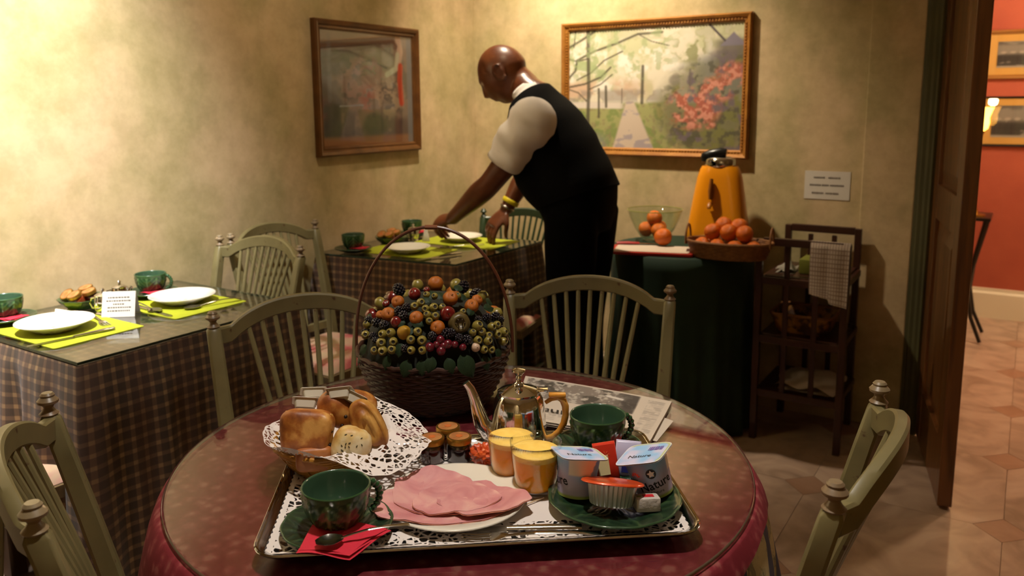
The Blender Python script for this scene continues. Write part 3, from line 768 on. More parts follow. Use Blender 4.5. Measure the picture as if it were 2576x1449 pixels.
def tapestry_mat():
    M, N, L, b = nodes('tapestry_cloth'); tc = N.new('ShaderNodeTexCoord'); uv = N.new('ShaderNodeUVMap')
    v = N.new('ShaderNodeTexVoronoi'); v.inputs['Scale'].default_value = 17; L.new(uv.outputs[0], v.inputs[0])
    n = N.new('ShaderNodeTexNoise'); n.inputs['Scale'].default_value = 40; n.inputs['Distortion'].default_value = 2.5; L.new(uv.outputs[0], n.inputs[0])
    r = ramp(N, [(.0, '#8a5a30'), (.25, '#a88a52'), (.45, '#5e5a34'), (.7, '#b09a6e')])
    k = math_node(N, L, 'ADD', v.outputs['Distance'], math_node(N, L, 'MULTIPLY', math_node(N, L, 'SUBTRACT', n.outputs['Fac'], .5), 1.1)); L.new(k, r.inputs[0])
    sp = N.new('ShaderNodeSeparateXYZ'); L.new(uv.outputs[0], sp.inputs[0])
    f = math_node(N, L, 'FRACT', math_node(N, L, 'DIVIDE', math_node(N, L, 'ADD', sp.outputs[0], math_node(N, L, 'MULTIPLY', sp.outputs[1], .6)), .16))
    st_ = N.new('ShaderNodeMapRange'); st_.inputs[1].default_value = .68; st_.inputs[2].default_value = .70; L.new(f, st_.inputs[0])
    mx = N.new('ShaderNodeMixRGB'); L.new(st_.outputs[0], mx.inputs[0]); L.new(r.outputs[0], mx.inputs[1]); mx.inputs[2].default_value = lin('#3c3448')
    L.new(mx.outputs[0], b.inputs['Base Color']); b.inputs['Roughness'].default_value = .85; return M
tap_m = tapestry_mat()
mb = MB(); RR = []; rows = 16
for j in range(rows+1):
    q = j/rows; ring = []
    for i in range(240):
        a = 2*math.pi*i/240; r_ = skirt_r(a, q); ring.append(Vector((r_*math.cos(a), r_*math.sin(a), (TZ - .013)*(1-q) + .006*q)))
    RR.append(ring)
o = mb.rings([[Vector((p.x*.02, p.y*.02, TZ-.0115)) for p in RR[0]], [Vector((p.x*.985, p.y*.985, TZ-.0115)) for p in RR[0]]] + RR, True, False)
for j in range(rows+3):
    for i in range(240): mb.uv[o + j*240 + i] = (i/240*3.2, max(0, j-2)*.046)
tag(mb.build('tablecloth', tap_m, None, sharp=4, loc=(RC.x, RC.y, 0)), 'floor length patterned tapestry skirt under the red cloth', 'tablecloth')
gl = thing('protective_glass', 'round glass disc on the red covered breakfast table', 'glass top', (RC.x, RC.y, TZ - .009))
MB().lathe([(0, 0), (GR-.003, 0), (GR-.001, .002), (GR-.001, .007), (GR-.003, .009), (0, .009)], 128).build('glass_disc', table_glass_m, gl, sharp=.5)
MB().lathe([(GR, .001), (GR+.0012, .003), (GR+.0012, .0065), (GR, .0085)], 128, cap=False).build('glass_edge', mat('glass_rim', '#7c6a58', .1, spec=.9), gl)

# small round juice table
JC = Vector((-1.222, 3.27, 0)); JR = .30
t = thing('round_side_table', 'small round side table under a dark green cloth', 'table', JC)
MB().lathe([(0, TZ-.03), (JR-.012, TZ-.03), (JR-.012, TZ-.008), (0, TZ-.008)], 40).build('tabletop', tablewood_m, t)
for k in range(3):
    a = k*2.094; MB().box((math.cos(a)*.2, math.sin(a)*.2, (TZ-.03)/2), (.04, .04, TZ-.03)).build('leg', tablewood_m, t, smooth=False)
velvet_m = mat('dark_green_velvet', '#16301e', .8, col2='#0e2214', nscale=6)
mb = MB(); RR = [[Vector((r_*math.cos(2*math.pi*i/200), r_*math.sin(2*math.pi*i/200), TZ - .003)) for i in range(200)] for r_ in (.01, JR-.008)]
for j in range(15):
    q = j/14; ring = []
    for i in range(200):
        a = 2*math.pi*i/200; fold = .020*math.sin(a*15) + .012*math.sin(a*26+2)
        r_ = JR + q*(.008 + fold*.7)*min(1, .3+q); 
        x, y = r_*math.cos(a), r_*math.sin(a); y = min(y, WB - JC.y - .024)
        ring.append(Vector((x, y, (TZ - .006)*(1-q) + .008*q)))
    RR.append(ring)
mb.rings(RR, True, False)
tag(mb.build('tablecloth', velvet_m, None, sharp=4, loc=JC), 'dark green velvet cloth draped to the floor over the juicer table', 'tablecloth')
# ================================================================== breakfast tray and what stands on it
TA = math.radians(37.85); TE = Vector((math.cos(TA), math.sin(TA), 0)); TN = Vector((-math.sin(TA), math.cos(TA), 0))
TW, TD = .606, .360
TC0 = Vector((-.817, .645, 0)) + TE*TW/2 + TN*TD/2
silver_m = mat('polished_silver', '#dcdad6', .08, 1.0, bump=.03, bscale=30); steel_m = mat('tray_steel', '#b4b4b6', .16, 1.0, bump=.03, bscale=12)
cut_m = mat('cutlery_steel', '#c9c4bc', .14, 1.0)
def rrect(w_, d_, r_, n=8):
    pts = []
    for cx_, cy_, a0 in ((w_/2-r_, -d_/2+r_, -90), (w_/2-r_, d_/2-r_, 0), (-w_/2+r_, d_/2-r_, 90), (-w_/2+r_, -d_/2+r_, 180)):
        for i in range(n+1):
            a = math.radians(a0 + 90*i/n); pts.append((cx_ + r_*math.cos(a), cy_ + r_*math.sin(a)))
    return pts
t = thing('serving_tray', 'rectangular silver metal serving tray with raised rim on the round table', 'tray', (TC0.x, TC0.y, TZ + .001), TA)
mb = MB(); R = []
for ins, z in ((.020, 0), (.012, .003), (.006, .010), (.0, .0135), (-.004, .0138), (-.005, .0155), (-.003, .0168), (.001, .016), (.009, .0115), (.015, .0055), (.022, .0024)):
    R.append([Vector((x, y, z)) for x, y in rrect(TW - 2*ins, TD - 2*ins, max(.012, .034 - ins))])
mb.rings(R, True, True); mb.build('tray_dish', steel_m, t, sharp=1.2)
R = [[Vector((x, y, z)) for x, y in rrect(TW + 2*q, TD + 2*q, .036 + q)] for q, z in ((.0035, .0150), (.0058, .0165), (.0042, .0185), (.0015, .0172))]
mb = MB(); n_ = len(R[0]); mb.rings([[r_[j] for r_ in R] for j in range(n_)], closed=True); mb.build('rim_bead', silver_m, t)
ZT = TZ + .0045
# lace paper: holes cut by a node pattern, masked by distance to the edge (attribute "lace")
def lace_mat(name, scale, edge_attr='lace'):
    M, N, L, b = nodes(name); out = N['Material Output']; uv = N.new('ShaderNodeUVMap')
    v = N.new('ShaderNodeTexVoronoi'); v.feature = 'DISTANCE_TO_EDGE'; v.inputs['Scale'].default_value = scale; v.inputs['Randomness'].default_value = .75
    v2 = N.new('ShaderNodeTexVoronoi'); v2.feature = 'F1'; v2.inputs['Scale'].default_value = scale*.36; L.new(uv.outputs[0], v2.inputs[0])
    L.new(uv.outputs[0], v.inputs[0])
    at = N.new('ShaderNodeAttribute'); at.attribute_name = edge_attr
    hole = math_node(N, L, 'GREATER_THAN', v.outputs['Distance'], .13)
    lump = math_node(N, L, 'GREATER_THAN', v2.outputs['Distance'], .34)
    k = math_node(N, L, 'MULTIPLY', math_node(N, L, 'MULTIPLY', hole, lump), math_node(N, L, 'GREATER_THAN', at.outputs['Fac'], .5))
    tr = N.new('ShaderNodeBsdfTransparent'); mx = N.new('ShaderNodeMixShader'); L.new(k, mx.inputs[0]); L.new(b.outputs[0], mx.inputs[1]); L.new(tr.outputs[0], mx.inputs[2]); L.new(mx.outputs[0], out.inputs[0])
    b.inputs['Base Color'].default_value = lin('#d6ccc6'); b.inputs['Roughness'].default_value = .85
    return M
lace_m = lace_mat('lace_paper', 95)
def set_lace(me, vals):
    a = me.attributes.new('lace', 'FLOAT', 'POINT'); a.data.foreach_set('value', np.array(vals, dtype=np.float32))
def lace_sheet(w_, d_, border, scallop, nu, nv, zf, name, label, cat, loc, rotz):
    mb = MB(); vals = []
    def f(u, v):
        x, y = (u-.5)*w_, (v-.5)*d_
        if u in (0, 1): x += math.copysign(scallop*abs(math.sin(v*d_/.014*math.pi)), x)
        if v in (0, 1): y += math.copysign(scallop*abs(math.sin(u*w_/.014*math.pi)), y)
        e = min(w_/2 - abs(x), d_/2 - abs(y)); vals.append(1.0 if .004 < e < border else 0.0)
        return Vector((x, y, zf(x, y)))
    mb.grid(f, nu, nv, uv=lambda u, v: ((u-.5)*w_, (v-.5)*d_))
    me = mb.mesh(name, True, 4); set_lace(me, vals)
    return tag(link(name, me, lace_m, None, loc, rotz), label, cat)
def tray_z(x, y):
    e = max(0, abs(y) - (TD/2 - .030)); e2 = max(0, abs(x) - (TW/2 - .030)); m_ = max(e, e2)
    return m_*.42 + .0006*math.sin(x*40)*math.sin(y*33)
lace_sheet(TW - .026, TD - .026, .062, .0025, 150, 90, tray_z, 'paper_doily', 'white rectangular lace paper doily lining the silver tray', 'doily', (TC0.x, TC0.y, ZT + .0003), TA)

# ---- green leaf ware
def glaze(name, a, b_, c_, sc=14):
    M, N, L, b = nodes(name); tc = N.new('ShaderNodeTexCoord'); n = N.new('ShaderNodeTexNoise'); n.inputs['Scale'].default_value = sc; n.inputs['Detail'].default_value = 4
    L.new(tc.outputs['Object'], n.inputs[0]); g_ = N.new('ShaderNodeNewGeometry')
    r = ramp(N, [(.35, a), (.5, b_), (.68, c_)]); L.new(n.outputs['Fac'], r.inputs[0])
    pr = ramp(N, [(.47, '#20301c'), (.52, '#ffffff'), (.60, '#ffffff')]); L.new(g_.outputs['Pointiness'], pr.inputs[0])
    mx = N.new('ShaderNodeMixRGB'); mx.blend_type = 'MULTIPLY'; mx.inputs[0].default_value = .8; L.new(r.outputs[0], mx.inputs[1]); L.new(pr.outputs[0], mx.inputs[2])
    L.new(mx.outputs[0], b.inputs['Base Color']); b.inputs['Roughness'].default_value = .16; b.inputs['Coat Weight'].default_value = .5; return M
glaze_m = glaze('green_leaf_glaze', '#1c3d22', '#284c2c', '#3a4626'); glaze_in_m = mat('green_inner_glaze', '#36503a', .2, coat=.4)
leaf_paint_m = mat('leaf_relief_glaze', attr='paint', rough=.24, coat=.25)
def leaf_rel(a, q, n=5):
    k = (a/(2*math.pi)*n + .2) % 1.0; c_ = abs(k-.5)*2            # 0 mid rib .. 1 leaf edge
    rib = math.exp(-(c_/.06)**2); vein = .5+.5*math.cos((q*4.2 + c_*2.0)*2*math.pi)
    return rib*.9 + (vein**3)*.55*(1-c_*.5) + .6*math.exp(-((1-c_)/.08)**2)
def make_cup(label, group='green leaf cups'):
    t = thing('leaf_cup', label, 'cup', (0, 0, -50), 0, group)
    prof = [(0, .004), (.022, .003), (.026, 0), (.028, .002), (.0275, .008), (.030, .013), (.037, .022), (.0425, .034), (.0455, .047), (.0465, .058), (.0475, .064), (.0480, .0675), (.047, .069)]
    P2 = []
    for (a, b2), (c_, d_) in zip(prof[:-1], prof[1:]):
        for k in range(3): P2.append((a + (c_-a)*k/3, b2 + (d_-b2)*k/3))
    P2.append(prof[-1])
    mb = MB().lathe(P2, 110, fn=lambda a, i, r, z: (.0025*leaf_rel(a, z/.06) if .012 < z < .060 else 0), cap=False)
    nn = 110
    for i, (r, z) in enumerate(P2):
        for j in range(nn):
            k = leaf_rel(2*math.pi*j/nn, z/.06) if .012 < z < .060 else .25
            k = max(0, min(1, k*.75)); br_ = max(0, min(1, .5 + .6*math.sin(2*math.pi*j/nn*2.5 + 1))) * (1 if .01 < z < .05 else 0)
            c0 = np.array(lin('#1c4022')[:3])*(1-br_*.6) + np.array(lin('#2c2a12')[:3])*br_*.6
            mb.c[i*nn + j] = c0*(1-k) + np.array(lin('#6e8e58')[:3])*k
    mb.build('cup_body', leaf_paint_m, t, sharp=4)
    MB().lathe([(.047, .069), (.0455, .0685), (.0448, .066), (.0435, .052), (.040, .036), (.034, .022), (.024, .014), (0, .012)], 64, cap=False).build('cup_lining', glaze_in_m, t, sharp=4)
    pts = []; rad = []
    for i in range(33):
        a = -1.25 + 2.5*i/32; pts.append((.0450 + .023*math.cos(a)*1.05 - .006, 0, .040 + .0235*math.sin(a))); rad.append(.0052 + .0009*math.cos(i*math.pi/2*1.0))
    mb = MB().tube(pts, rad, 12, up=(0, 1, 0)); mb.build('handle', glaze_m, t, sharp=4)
    return t
def make_saucer(label, R_=.077, group='green leaf saucers', name='leaf_saucer', cat='saucer'):
    t = thing(name, label, cat, (0, 0, -50), 0, group)
    pr = [(0, .005), (.3, .0055), (.42, .006), (.5, .0075), (.65, .012), (.8, .0165), (.93, .0195), (.985, .0205), (1.0, .019), (.97, .016), (.8, .010), (.6, .004), (.45, .001), (.4, 0), (0, .001)]
    P2 = []
    for (a, b2), (c_, d_) in zip(pr[:-1], pr[1:]):
        for k in range(3): P2.append((R_*(a + (c_-a)*k/3), b2 + (d_-b2)*k/3))
    P2.append((0, .001)); mb = MB()
    n = 110; RR = []
    for i, (r_, z) in enumerate(P2):
        up_ = i < 22; ring = []
        for j in range(n):
            a = 2*math.pi*j/n; q = r_/R_
            dz = .0016*(leaf_rel(a, q*.9, 6)-.5) if up_ and .2 < q < .96 else 0
            s_ = 1 + (.018*abs(math.sin(a*6)) if q > .9 else 0)
            ring.append(Vector((max(r_, 1e-5)*s_*math.cos(a), max(r_, 1e-5)*s_*math.sin(a), z + dz)))
        RR.append(ring)
    mb.rings(RR, False, False)
    for i, (r_, z) in enumerate(P2):
        for j in range(n):
            q = r_/R_; k = leaf_rel(2*math.pi*j/n, q*.9, 6) if i < 22 and .2 < q < .96 else (.9 if q > .96 else .3)
            k = max(0, min(1, k*.55)); mb.c[i*n + j] = np.array(lin('#15281a')[:3])*(1-k) + np.array(lin('#3e5836')[:3])*k
    mb.build('dish', leaf_paint_m, t, sharp=4)
    return t
cup0 = make_cup('green leaf cup with rope handle at the front left of the tray')
sau0 = make_saucer('green leaf saucer under the front cup on the tray')
p = P(850, 1337, ZT + .004); cup0.location = (p.x, p.y, ZT + .0065); cup0.rotation_euler = (0, 0, math.radians(62)); sau0.location = (p.x, p.y, ZT)
C1 = p.copy()
p = P(1503, 1140, ZT + .004); C2 = p.copy()
dup(cup0, (p.x, p.y, ZT + .0065), math.radians(50), 'green leaf cup at the back right of the tray by the newspaper')
dup(sau0, (p.x, p.y, ZT), .6, 'green leaf saucer under the back cup on the tray')
# napkins
napkin_m = mat('red_paper_napkin', '#c01f34', .85, bump=.15, bscale=150)
def napkin(label, loc, rotz, pts, layers=3, z0=.021, group='red paper napkins', sag=.0):
    t = thing('paper_napkin', label, 'napkin', loc, rotz, group)
    for k in range(layers):
        mb = MB(); s_ = 1 - .03*k
        nn = 10
        (x0_, y0_), (x1_, y1_), (x2_, y2_), (x3_, y3_) = pts
        def f(u, v, k=k, s_=s_):
            x = (x0_*(1-u) + x1_*u)*(1-v) + (x3_*(1-u) + x2_*u)*v; y = (y0_*(1-u) + y1_*u)*(1-v) + (y3_*(1-u) + y2_*u)*v
            r_ = math.hypot(x, y); z = z0 - sag*max(0, r_-.04) + .0015*k + .0025*math.sin(u*5 + k)*math.cos(v*4+k*2)
            return Vector((x*s_, y*s_, z))
        mb.grid(f, nn, nn); mb.build('napkin_fold', napkin_m, t, sharp=4)
    return t
npk = P(850, 1337, ZT)
dv = (P(870, 1345, ZT) - P(850, 1345, ZT)); ang = math.atan2(dv.y, dv.x)
nk = []
for a_ in ((745, 1392), (880, 1404), (985, 1338), (800, 1310)):
    w_ = P(*a_, ZT + .018) - npk; nk.append((w_.x*math.cos(ang) + w_.y*math.sin(ang), -w_.x*math.sin(ang) + w_.y*math.cos(ang)))
napkin('red paper napkin under the front cup, draped over its saucer', (npk.x, npk.y, ZT), ang, nk, 3, .0215, sag=.06)
npk = P(1590, 1140, ZT)
napkin('red paper napkin showing beside the back cup', (C2.x, C2.y, ZT), ang, [(.02, -.045), (.06, -.05), (.068, .0), (.025, .01)], 2, .022)
# teaspoon
def spoon_mesh(L_=.125, bw=.0145):
    mb = MB(); R = []
    for i in range(15):
        q = i/14; x = -.5*L_ + q*.036; w_ = bw*math.sin(math.pi*min(1, q*.86+.07))**.7
        R.append([Vector((x, w_*k, .004 - .0045*(1-k*k)*math.sin(math.pi*q) + dz)) for k, dz in ((-1, .0006), (-.5, .0006), (0, .0006), (.5, .0006), (1, .0006), (1, 0), (.5, -.0006), (0, -.0006), (-.5, -.0006), (-1, 0))])
    mb.rings(R)
    R = []
    for i in range(17):
        q = i/16; x = -.5*L_ + .033 + q*(L_ - .033); w_ = .0022 + .0032*q**2.2; z = .004 + .004*math.sin(q*math.pi) + .002*q
        R.append([Vector((x, k*w_, z + d)) for k, d in ((-1, .0), (-.6, .0009), (.6, .0009), (1, 0), (.6, -.0007), (-.6, -.0007))])
    mb.rings(R); return mb.mesh('teaspoon')
spoon_me = spoon_mesh()
a_, b2_ = P(812, 1362, ZT + .03), P(1012, 1325, ZT + .03); md = (a_ + b2_)/2; dv = b2_ - a_
sp = link('teaspoon', spoon_me, cut_m, None, (md.x, md.y, ZT + .0265), math.atan2(dv.y, dv.x)); tag(sp, 'steel teaspoon lying on the red napkin by the front cup', 'spoon', 'teaspoons')

# ---- ham plate
china_m = mat('white_china', '#d8d2c4', .18, coat=.4)
def plate_mesh(R_=.108, h=.016):
    pr = [(0, .003), (.55, .003), (.62, .004), (.72, .009), (.85, .0125), (.97, h), (1.0, h), (.995, h-.002), (.85, .0095), (.7, .004), (.62, .0005), (.55, 0), (0, .001)]
    return MB().lathe([(R_*a, z) for a, z in pr], 72)
HP = P(1145, 1252, ZT + .01)
tag(plate_mesh().build('dinner_plate', china_m, None, loc=(HP.x, HP.y, ZT), sharp=4), 'white china plate holding the sliced ham', 'plate')
def ham_mat():
    M, N, L, b = nodes('cooked_ham'); tc = N.new('ShaderNodeTexCoord'); n = N.new('ShaderNodeTexNoise'); n.inputs['Scale'].default_value = 22; n.inputs['Detail'].default_value = 7; n.inputs['Distortion'].default_value = .8
    L.new(tc.outputs['Object'], n.inputs[0]); r = ramp(N, [(.3, '#b87478'), (.5, '#c98c8c'), (.64, '#d29e98'), (.8, '#dab6aa')]); L.new(n.outputs['Fac'], r.inputs[0]); L.new(r.outputs[0], b.inputs['Base Color'])
    b.inputs['Roughness'].default_value = .38; b.inputs['Subsurface Weight'].default_value = .15; b.inputs['Subsurface Scale'].default_value = .004; b.inputs['Subsurface Radius'].default_value = (1, .4, .3)
    return M
ham_m = ham_mat(); rind_m = mat('ham_rind', '#c07a66', .45)
def ham(label, ctr, rot_, rx, ry, zb, seed, lift=0.0):
    t = thing('ham_slice', label, 'ham', (ctr[0], ctr[1], zb), rot_, 'ham slices')
    rg = random.Random(seed); ph = [rg.random()*6 for _ in range(5)]
    def f(u, v):
        a = u*2*math.pi; q = v; rr = 1 + .08*math.sin(2*a+ph[0]) + .07*math.sin(3*a+ph[1]) + .035*math.sin(7*a+ph[2]) + .02*math.sin(13*a+ph[4])
        x, y = rx*rr*q*math.cos(a), ry*rr*q*math.sin(a)
        wx, wy = ctr[0] + x*math.cos(rot_) - y*math.sin(rot_) - HP.x, ctr[1] + x*math.sin(rot_) + y*math.cos(rot_) - HP.y
        d = math.hypot(wx, wy)/.108
        z = (0 if d < .62 else min(.0135, (d-.62)*.040)) + .0016*math.sin(x*70+ph[3])*math.sin(y*60+ph[4]) + lift*max(0, math.cos(a-ph[3]))*q**3
        return Vector((x, y, z))
    mb = MB(); mb.grid(f, 60, 12); o_ = len(mb.v); mb.grid(lambda u, v: f(u, v) - Vector((0, 0, .0022)), 60, 12)
    rim = MB(); rim.tube([f(i/40, .995) + Vector((0, 0, -.0014)) for i in range(40)], .0009, 6, closed=True)
    mb.build('slice', ham_m, t, sharp=4); rim.build('rind', rind_m, t)
hx = TE; hy = TN
def hp(a, b2): q = HP + hx*a + hy*b2; return (q.x, q.y)
ham('large pink ham slice lying lowest across the plate', hp(-.012, -.012), TA + .1, .100, .078, ZT + .0065, 3)
ham('ham slice lapping the left and back of the plate', hp(-.022, .016), TA + .5, .072, .070, ZT + .0090, 5, .003)
ham('folded ham slice reaching the right edge of the plate', hp(.040, -.026), TA - .3, .066, .044, ZT + .0112, 8, .004)
ham('small ham slice on top of the pile', hp(.000, -.006), TA + .35, .062, .048, ZT + .0128, 11, .002)

# ---- jam jars
lid_m = mat('gold_jar_lid', '#b08438', .3, .9); lidtop_m = mat('jar_lid_print', '#9a5a34', .4, .2, col2='#c08a50', nscale=60)
jar_m = thin_glass('jar_glass')
def make_jar(label, jam_c, group, name='jam_jar'):
    t = thing(name, label, 'jam jar', (0, 0, -50), 0, group)
    MB().lathe([(0, .001), (.0185, .001), (.0205, .004), (.0205, .024), (.0195, .029), (.0175, .031), (0, .031)], 28).build('jam', mat('jam_' + jam_c[1:], jam_c, .12, coat=.8, spec=.6), t)
    MB().lathe([(0, 0), (.020, 0), (.0215, .003), (.0215, .025), (.0205, .030), (.0185, .033)], 28, cap=False).build('jar_glass', jar_m, t)
    lid = MB().lathe([(.0203, .0325), (.0212, .0330), (.0212, .0415), (.0203, .0428), (.0175, .0428), (.0172, .0422)], 40, fn=lambda a, i, r, z: (.0003*math.sin(a*40) if z < .042 else 0)).build('lid', lid_m, t)
    MB().lathe([(0, .0430), (.0172, .0430), (.0172, .0424), (0, .0424)], 32).build('lid_print', lidtop_m, lid)
    MB().lathe([(0, .0434), (.006, .0434), (.006, .0428), (0, .0428)], 20).build('lid_emblem', mat('lid_fruit', '#b8622e', .4), lid)
    return t
for (x, y), lab, cc in (((1088, 1160), 'small gold lidded jam jar at the front left of the three on the tray', '#3a0c06'), ((1128, 1131), 'small gold lidded jam jar at the back of the three on the tray', '#5a2608'), ((1156, 1158), 'small dark jam jar on the right of the three on the tray', '#120508')):
    j = make_jar(lab, cc, 'jam jars on the tray'); q = P(x, y, ZT); j.location = (q.x, q.y, ZT + .001)
# crumpled red-orange wrapper
q = P(1213, 1152, ZT + .01)
mb = MB().sphere((0, 0, 0), (.022, .020, .016), 26, 16, fn=lambda d: .22*math.sin(d.x*9+d.z*4)*math.sin(d.y*11+1) + .12*math.sin(d.z*19+d.x*13))
tag(mb.build('crumpled_wrapper', mat('red_cellophane', '#b8381c', .3, coat=.5, col2='#d0602c', nscale=40), None, sharp=.35, loc=(q.x, q.y, ZT + .0175)), 'crumpled red orange wrapper between the jam jars and the juice glass', 'wrapper')

# ---- juice glasses
juice_m = mat('orange_juice', '#ffb41c', .3, col2='#f8a414', nscale=20); juice_m.node_tree.nodes['Principled BSDF'].inputs['Subsurface Weight'].default_value = .5; juice_m.node_tree.nodes['Principled BSDF'].inputs['Subsurface Scale'].default_value = .025; juice_m.node_tree.nodes['Principled BSDF'].inputs['Subsurface Radius'].default_value = (1, .6, .15)
foam_m = mat('juice_foam', '#f2ce66', .6, col2='#e8bc50', nscale=60, bump=.2, bscale=200)
def make_glass(label):
    t = thing('juice_glass', label, 'glass', (0, 0, -50), 0, 'orange juice glasses')
    MB().lathe([(0, .008), (.027, .008), (.031, .014), (.0345, .040), (.0365, .058), (0, .058)], 40).build('orange_juice', juice_m, t)
    MB().lathe([(.0366, .058), (.0373, .066), (.0372, .067), (.02, .0676), (0, .0672)], 40, cap=False).build('foam', foam_m, t, sharp=4)
    MB().lathe([(0, .0), (.024, .0), (.028, .002), (.031, .008), (.0350, .030), (.0385, .062), (.0402, .082), (.0395, .0825), (.0378, .064), (.0352, .040), (.0315, .012), (.027, .0068), (0, .0066)], 48, cap=False).build('tumbler', glass_m, t, sharp=4)
    return t
g0 = make_glass('tumbler of orange juice in front, nearer the ham plate'); q = P(1348, 1235, ZT); g0.location = (q.x, q.y, ZT + .001)
g1 = make_glass('tumbler of orange juice behind, against the silver coffee pot'); q = P(1287, 1198, ZT); g1.location = (q.x, q.y, ZT + .001)

# ---- silver coffee pot
q = P(1306, 1116, ZT); ang = math.atan2(TE.y, TE.x) - .12
t = thing('coffee_pot', 'polished silver coffee pot with amber handle on the tray', 'coffee pot', (q.x, q.y, ZT + .001), ang); t.scale = (.90, .90, .86)
def soft_sq(a, i, r, z): return r*.035*math.cos(4*a)*-1
MB().lathe([(0, 0), (.050, 0), (.053, .002), (.0545, .006), (.054, .03), (.052, .055), (.0495, .08), (.046, .098), (.0415, .107), (.038, .110), (0, .110)], 72, fn=lambda a, i, r, z: r*.02*math.cos(8*a)*(z/.11)).build('pot_body', silver_m, t)
ld = MB().lathe([(.0395, .1095), (.0415, .111), (.0415, .1135), (.038, .1155), (.026, .1205), (.014, .1245), (.007, .1265), (0, .127)], 48, fn=lambda a, i, r, z: r*.02*math.cos(8*a)).build('lid', silver_m, t)
MB().lathe([(.0, .126), (.010, .126), (.011, .1285), (.006, .132), (.0045, .137), (.007, .141), (.0055, .1455), (.0095, .151), (.0135, .1545), (.013, .158), (.008, .160), (0, .1605)], 20).build('finial', silver_m, ld)
MB().cbox((.046, 0, .116), (.022, .020, .006), .002).build('hinge', silver_m, t)
# spout to the left
sp_ = [(-.044, 0, .020), (-.060, 0, .026), (-.074, 0, .044), (-.081, 0, .070), (-.087, 0, .096), (-.095, 0, .118), (-.104, 0, .130)]
sr = [.022, .021, .0175, .0135, .0105, .0088, .0082]
MB().tube(sp_, sr, 16, flat=.85, up=(0, 1, 0)).build('spout', silver_m, t)
amber_m = mat('amber_handle', '#c07a1c', .22, coat=.8, col2='#d8a04a', nscale=30, sss=.2)
hpth = [(.052, 0, .088), (.063, 0, .096), (.076, 0, .100), (.086, 0, .094), (.091, 0, .080), (.0915, 0, .062), (.088, 0, .044), (.079, 0, .027), (.066, 0, .016), (.053, 0, .012)]
MB().tube(hpth, [.004, .005, .0062, .0072, .0072, .007, .0068, .0062, .005, .0045], 12, up=(0, 1, 0)).build('handle', amber_m, t)
MB().cbox((.075, 0, .1045), (.034, .016, .008), .003).build('thumb_rest', amber_m, t)

# ---- bread basket with round doily, rolls and butter
BC = P(838, 1172, ZT + .0)
wick_m = mat('golden_wicker', '#b07a28', .5, col2='#8a5a18', nscale=50)
t = thing('bread_basket', 'small golden wicker basket filled with bread on the tray', 'basket', (BC.x, BC.y, ZT + .0005))
for k in range(9):
    z = .004 + k*.0055; r0_ = .056 + .036*(k/8)**.8
    pts = [((r0_ + .0012*math.sin(i*math.pi*.5 + (k % 2)*math.pi))*math.cos(2*math.pi*i/72), (r0_ + .0012*math.sin(i*math.pi*.5 + (k % 2)*math.pi))*math.sin(2*math.pi*i/72), z + .001*math.sin(i*math.pi/4)) for i in range(72)]
    MB().tube(pts, .0030, 6, closed=True).build('wicker_strand', wick_m, t)
MB().lathe([(0, 0), (.056, 0), (.058, .004), (0, .005)], 40).build('base', wick_m, t)
for k in range(24):
    a = 2*math.pi*k/24; MB().tube([((r_)*math.cos(a), r_*math.sin(a), z) for r_, z in ((.054, .002), (.072, .016), (.088, .038), (.0945, .052))], .0016, 5).build('stake', wick_m, t)
MB().tube([(.0945*math.cos(2*math.pi*i/60), .0945*math.sin(2*math.pi*i/60), .052 + .001*math.sin(i*2.1)) for i in range(60)], .0042, 8, closed=True).build('rim', wick_m, t)
# round doily, pulled out to the right over the rim
mb = MB(); vals = []
dirx = Vector((math.cos(TA - .25), math.sin(TA - .25)))
def rd(u, v):
    a = u*2*math.pi; q = v; r_ = .138*q*(1 + (.02*abs(math.sin(a*14)) if v == 1 else 0)); x, y = r_*math.cos(a), r_*math.sin(a)
    x += dirx.x*.026; y += dirx.y*.026; d = math.hypot(x, y)
    if d < .078: z = .010 + .034*(d/.078)**2
    elif d < .100: z = .044 + .018*(d-.078)/.022
    else: z = .062 - .30*(d-.100) + .006*math.sin(a*5)
    side = (x*dirx.x + y*dirx.y)/max(d, 1e-6)
    if d > .100:
        kk = max(0, min(1, (.75 - side)/.7)); kk = kk*kk*(3-2*kk)
        z = max(z, .014)*(1-kk) + (.062 + .45*(d-.1) + .004*math.sin(a*7))*kk; sc_ = 1*(1-kk) + (.1 + (d-.1)*.55)/d*kk; x *= sc_; y *= sc_
    vals.append(1.0 if .60 < q < .985 else 0.0)
    return Vector((x, y, z))
mb.grid(rd, 120, 40, uv=lambda u, v: (.15*v*math.cos(u*2*math.pi), .15*v*math.sin(u*2*math.pi)))
me = mb.mesh('paper_doily', True, 4); set_lace(me, vals)
tag(link('paper_doily', me, lace_m, None, (BC.x, BC.y, ZT + .0005)), 'round white lace paper doily spilling out of the bread basket', 'doily')
def crust(name, a, b_, c_, sc=16, bump=.35):
    M, N, L, b = nodes(name); tc = N.new('ShaderNodeTexCoord'); n = N.new('ShaderNodeTexNoise'); n.inputs['Scale'].default_value = sc; n.inputs['Detail'].default_value = 6
    L.new(tc.outputs['Object'], n.inputs[0]); r = ramp(N, [(.38, a), (.5, b_), (.62, c_)]); L.new(n.outputs['Fac'], r.inputs[0]); L.new(r.outputs[0], b.inputs['Base Color'])
    n2 = N.new('ShaderNodeTexNoise'); n2.inputs['Scale'].default_value = 90; L.new(tc.outputs['Object'], n2.inputs[0])
    bp = N.new('ShaderNodeBump'); bp.inputs['Strength'].default_value = bump; bp.inputs['Distance'].default_value = .002; L.new(n2.outputs['Fac'], bp.inputs['Height']); L.new(bp.outputs[0], b.inputs['Normal'])
    b.inputs['Roughness'].default_value = .48; b.inputs['Coat Weight'].default_value = .06; return M
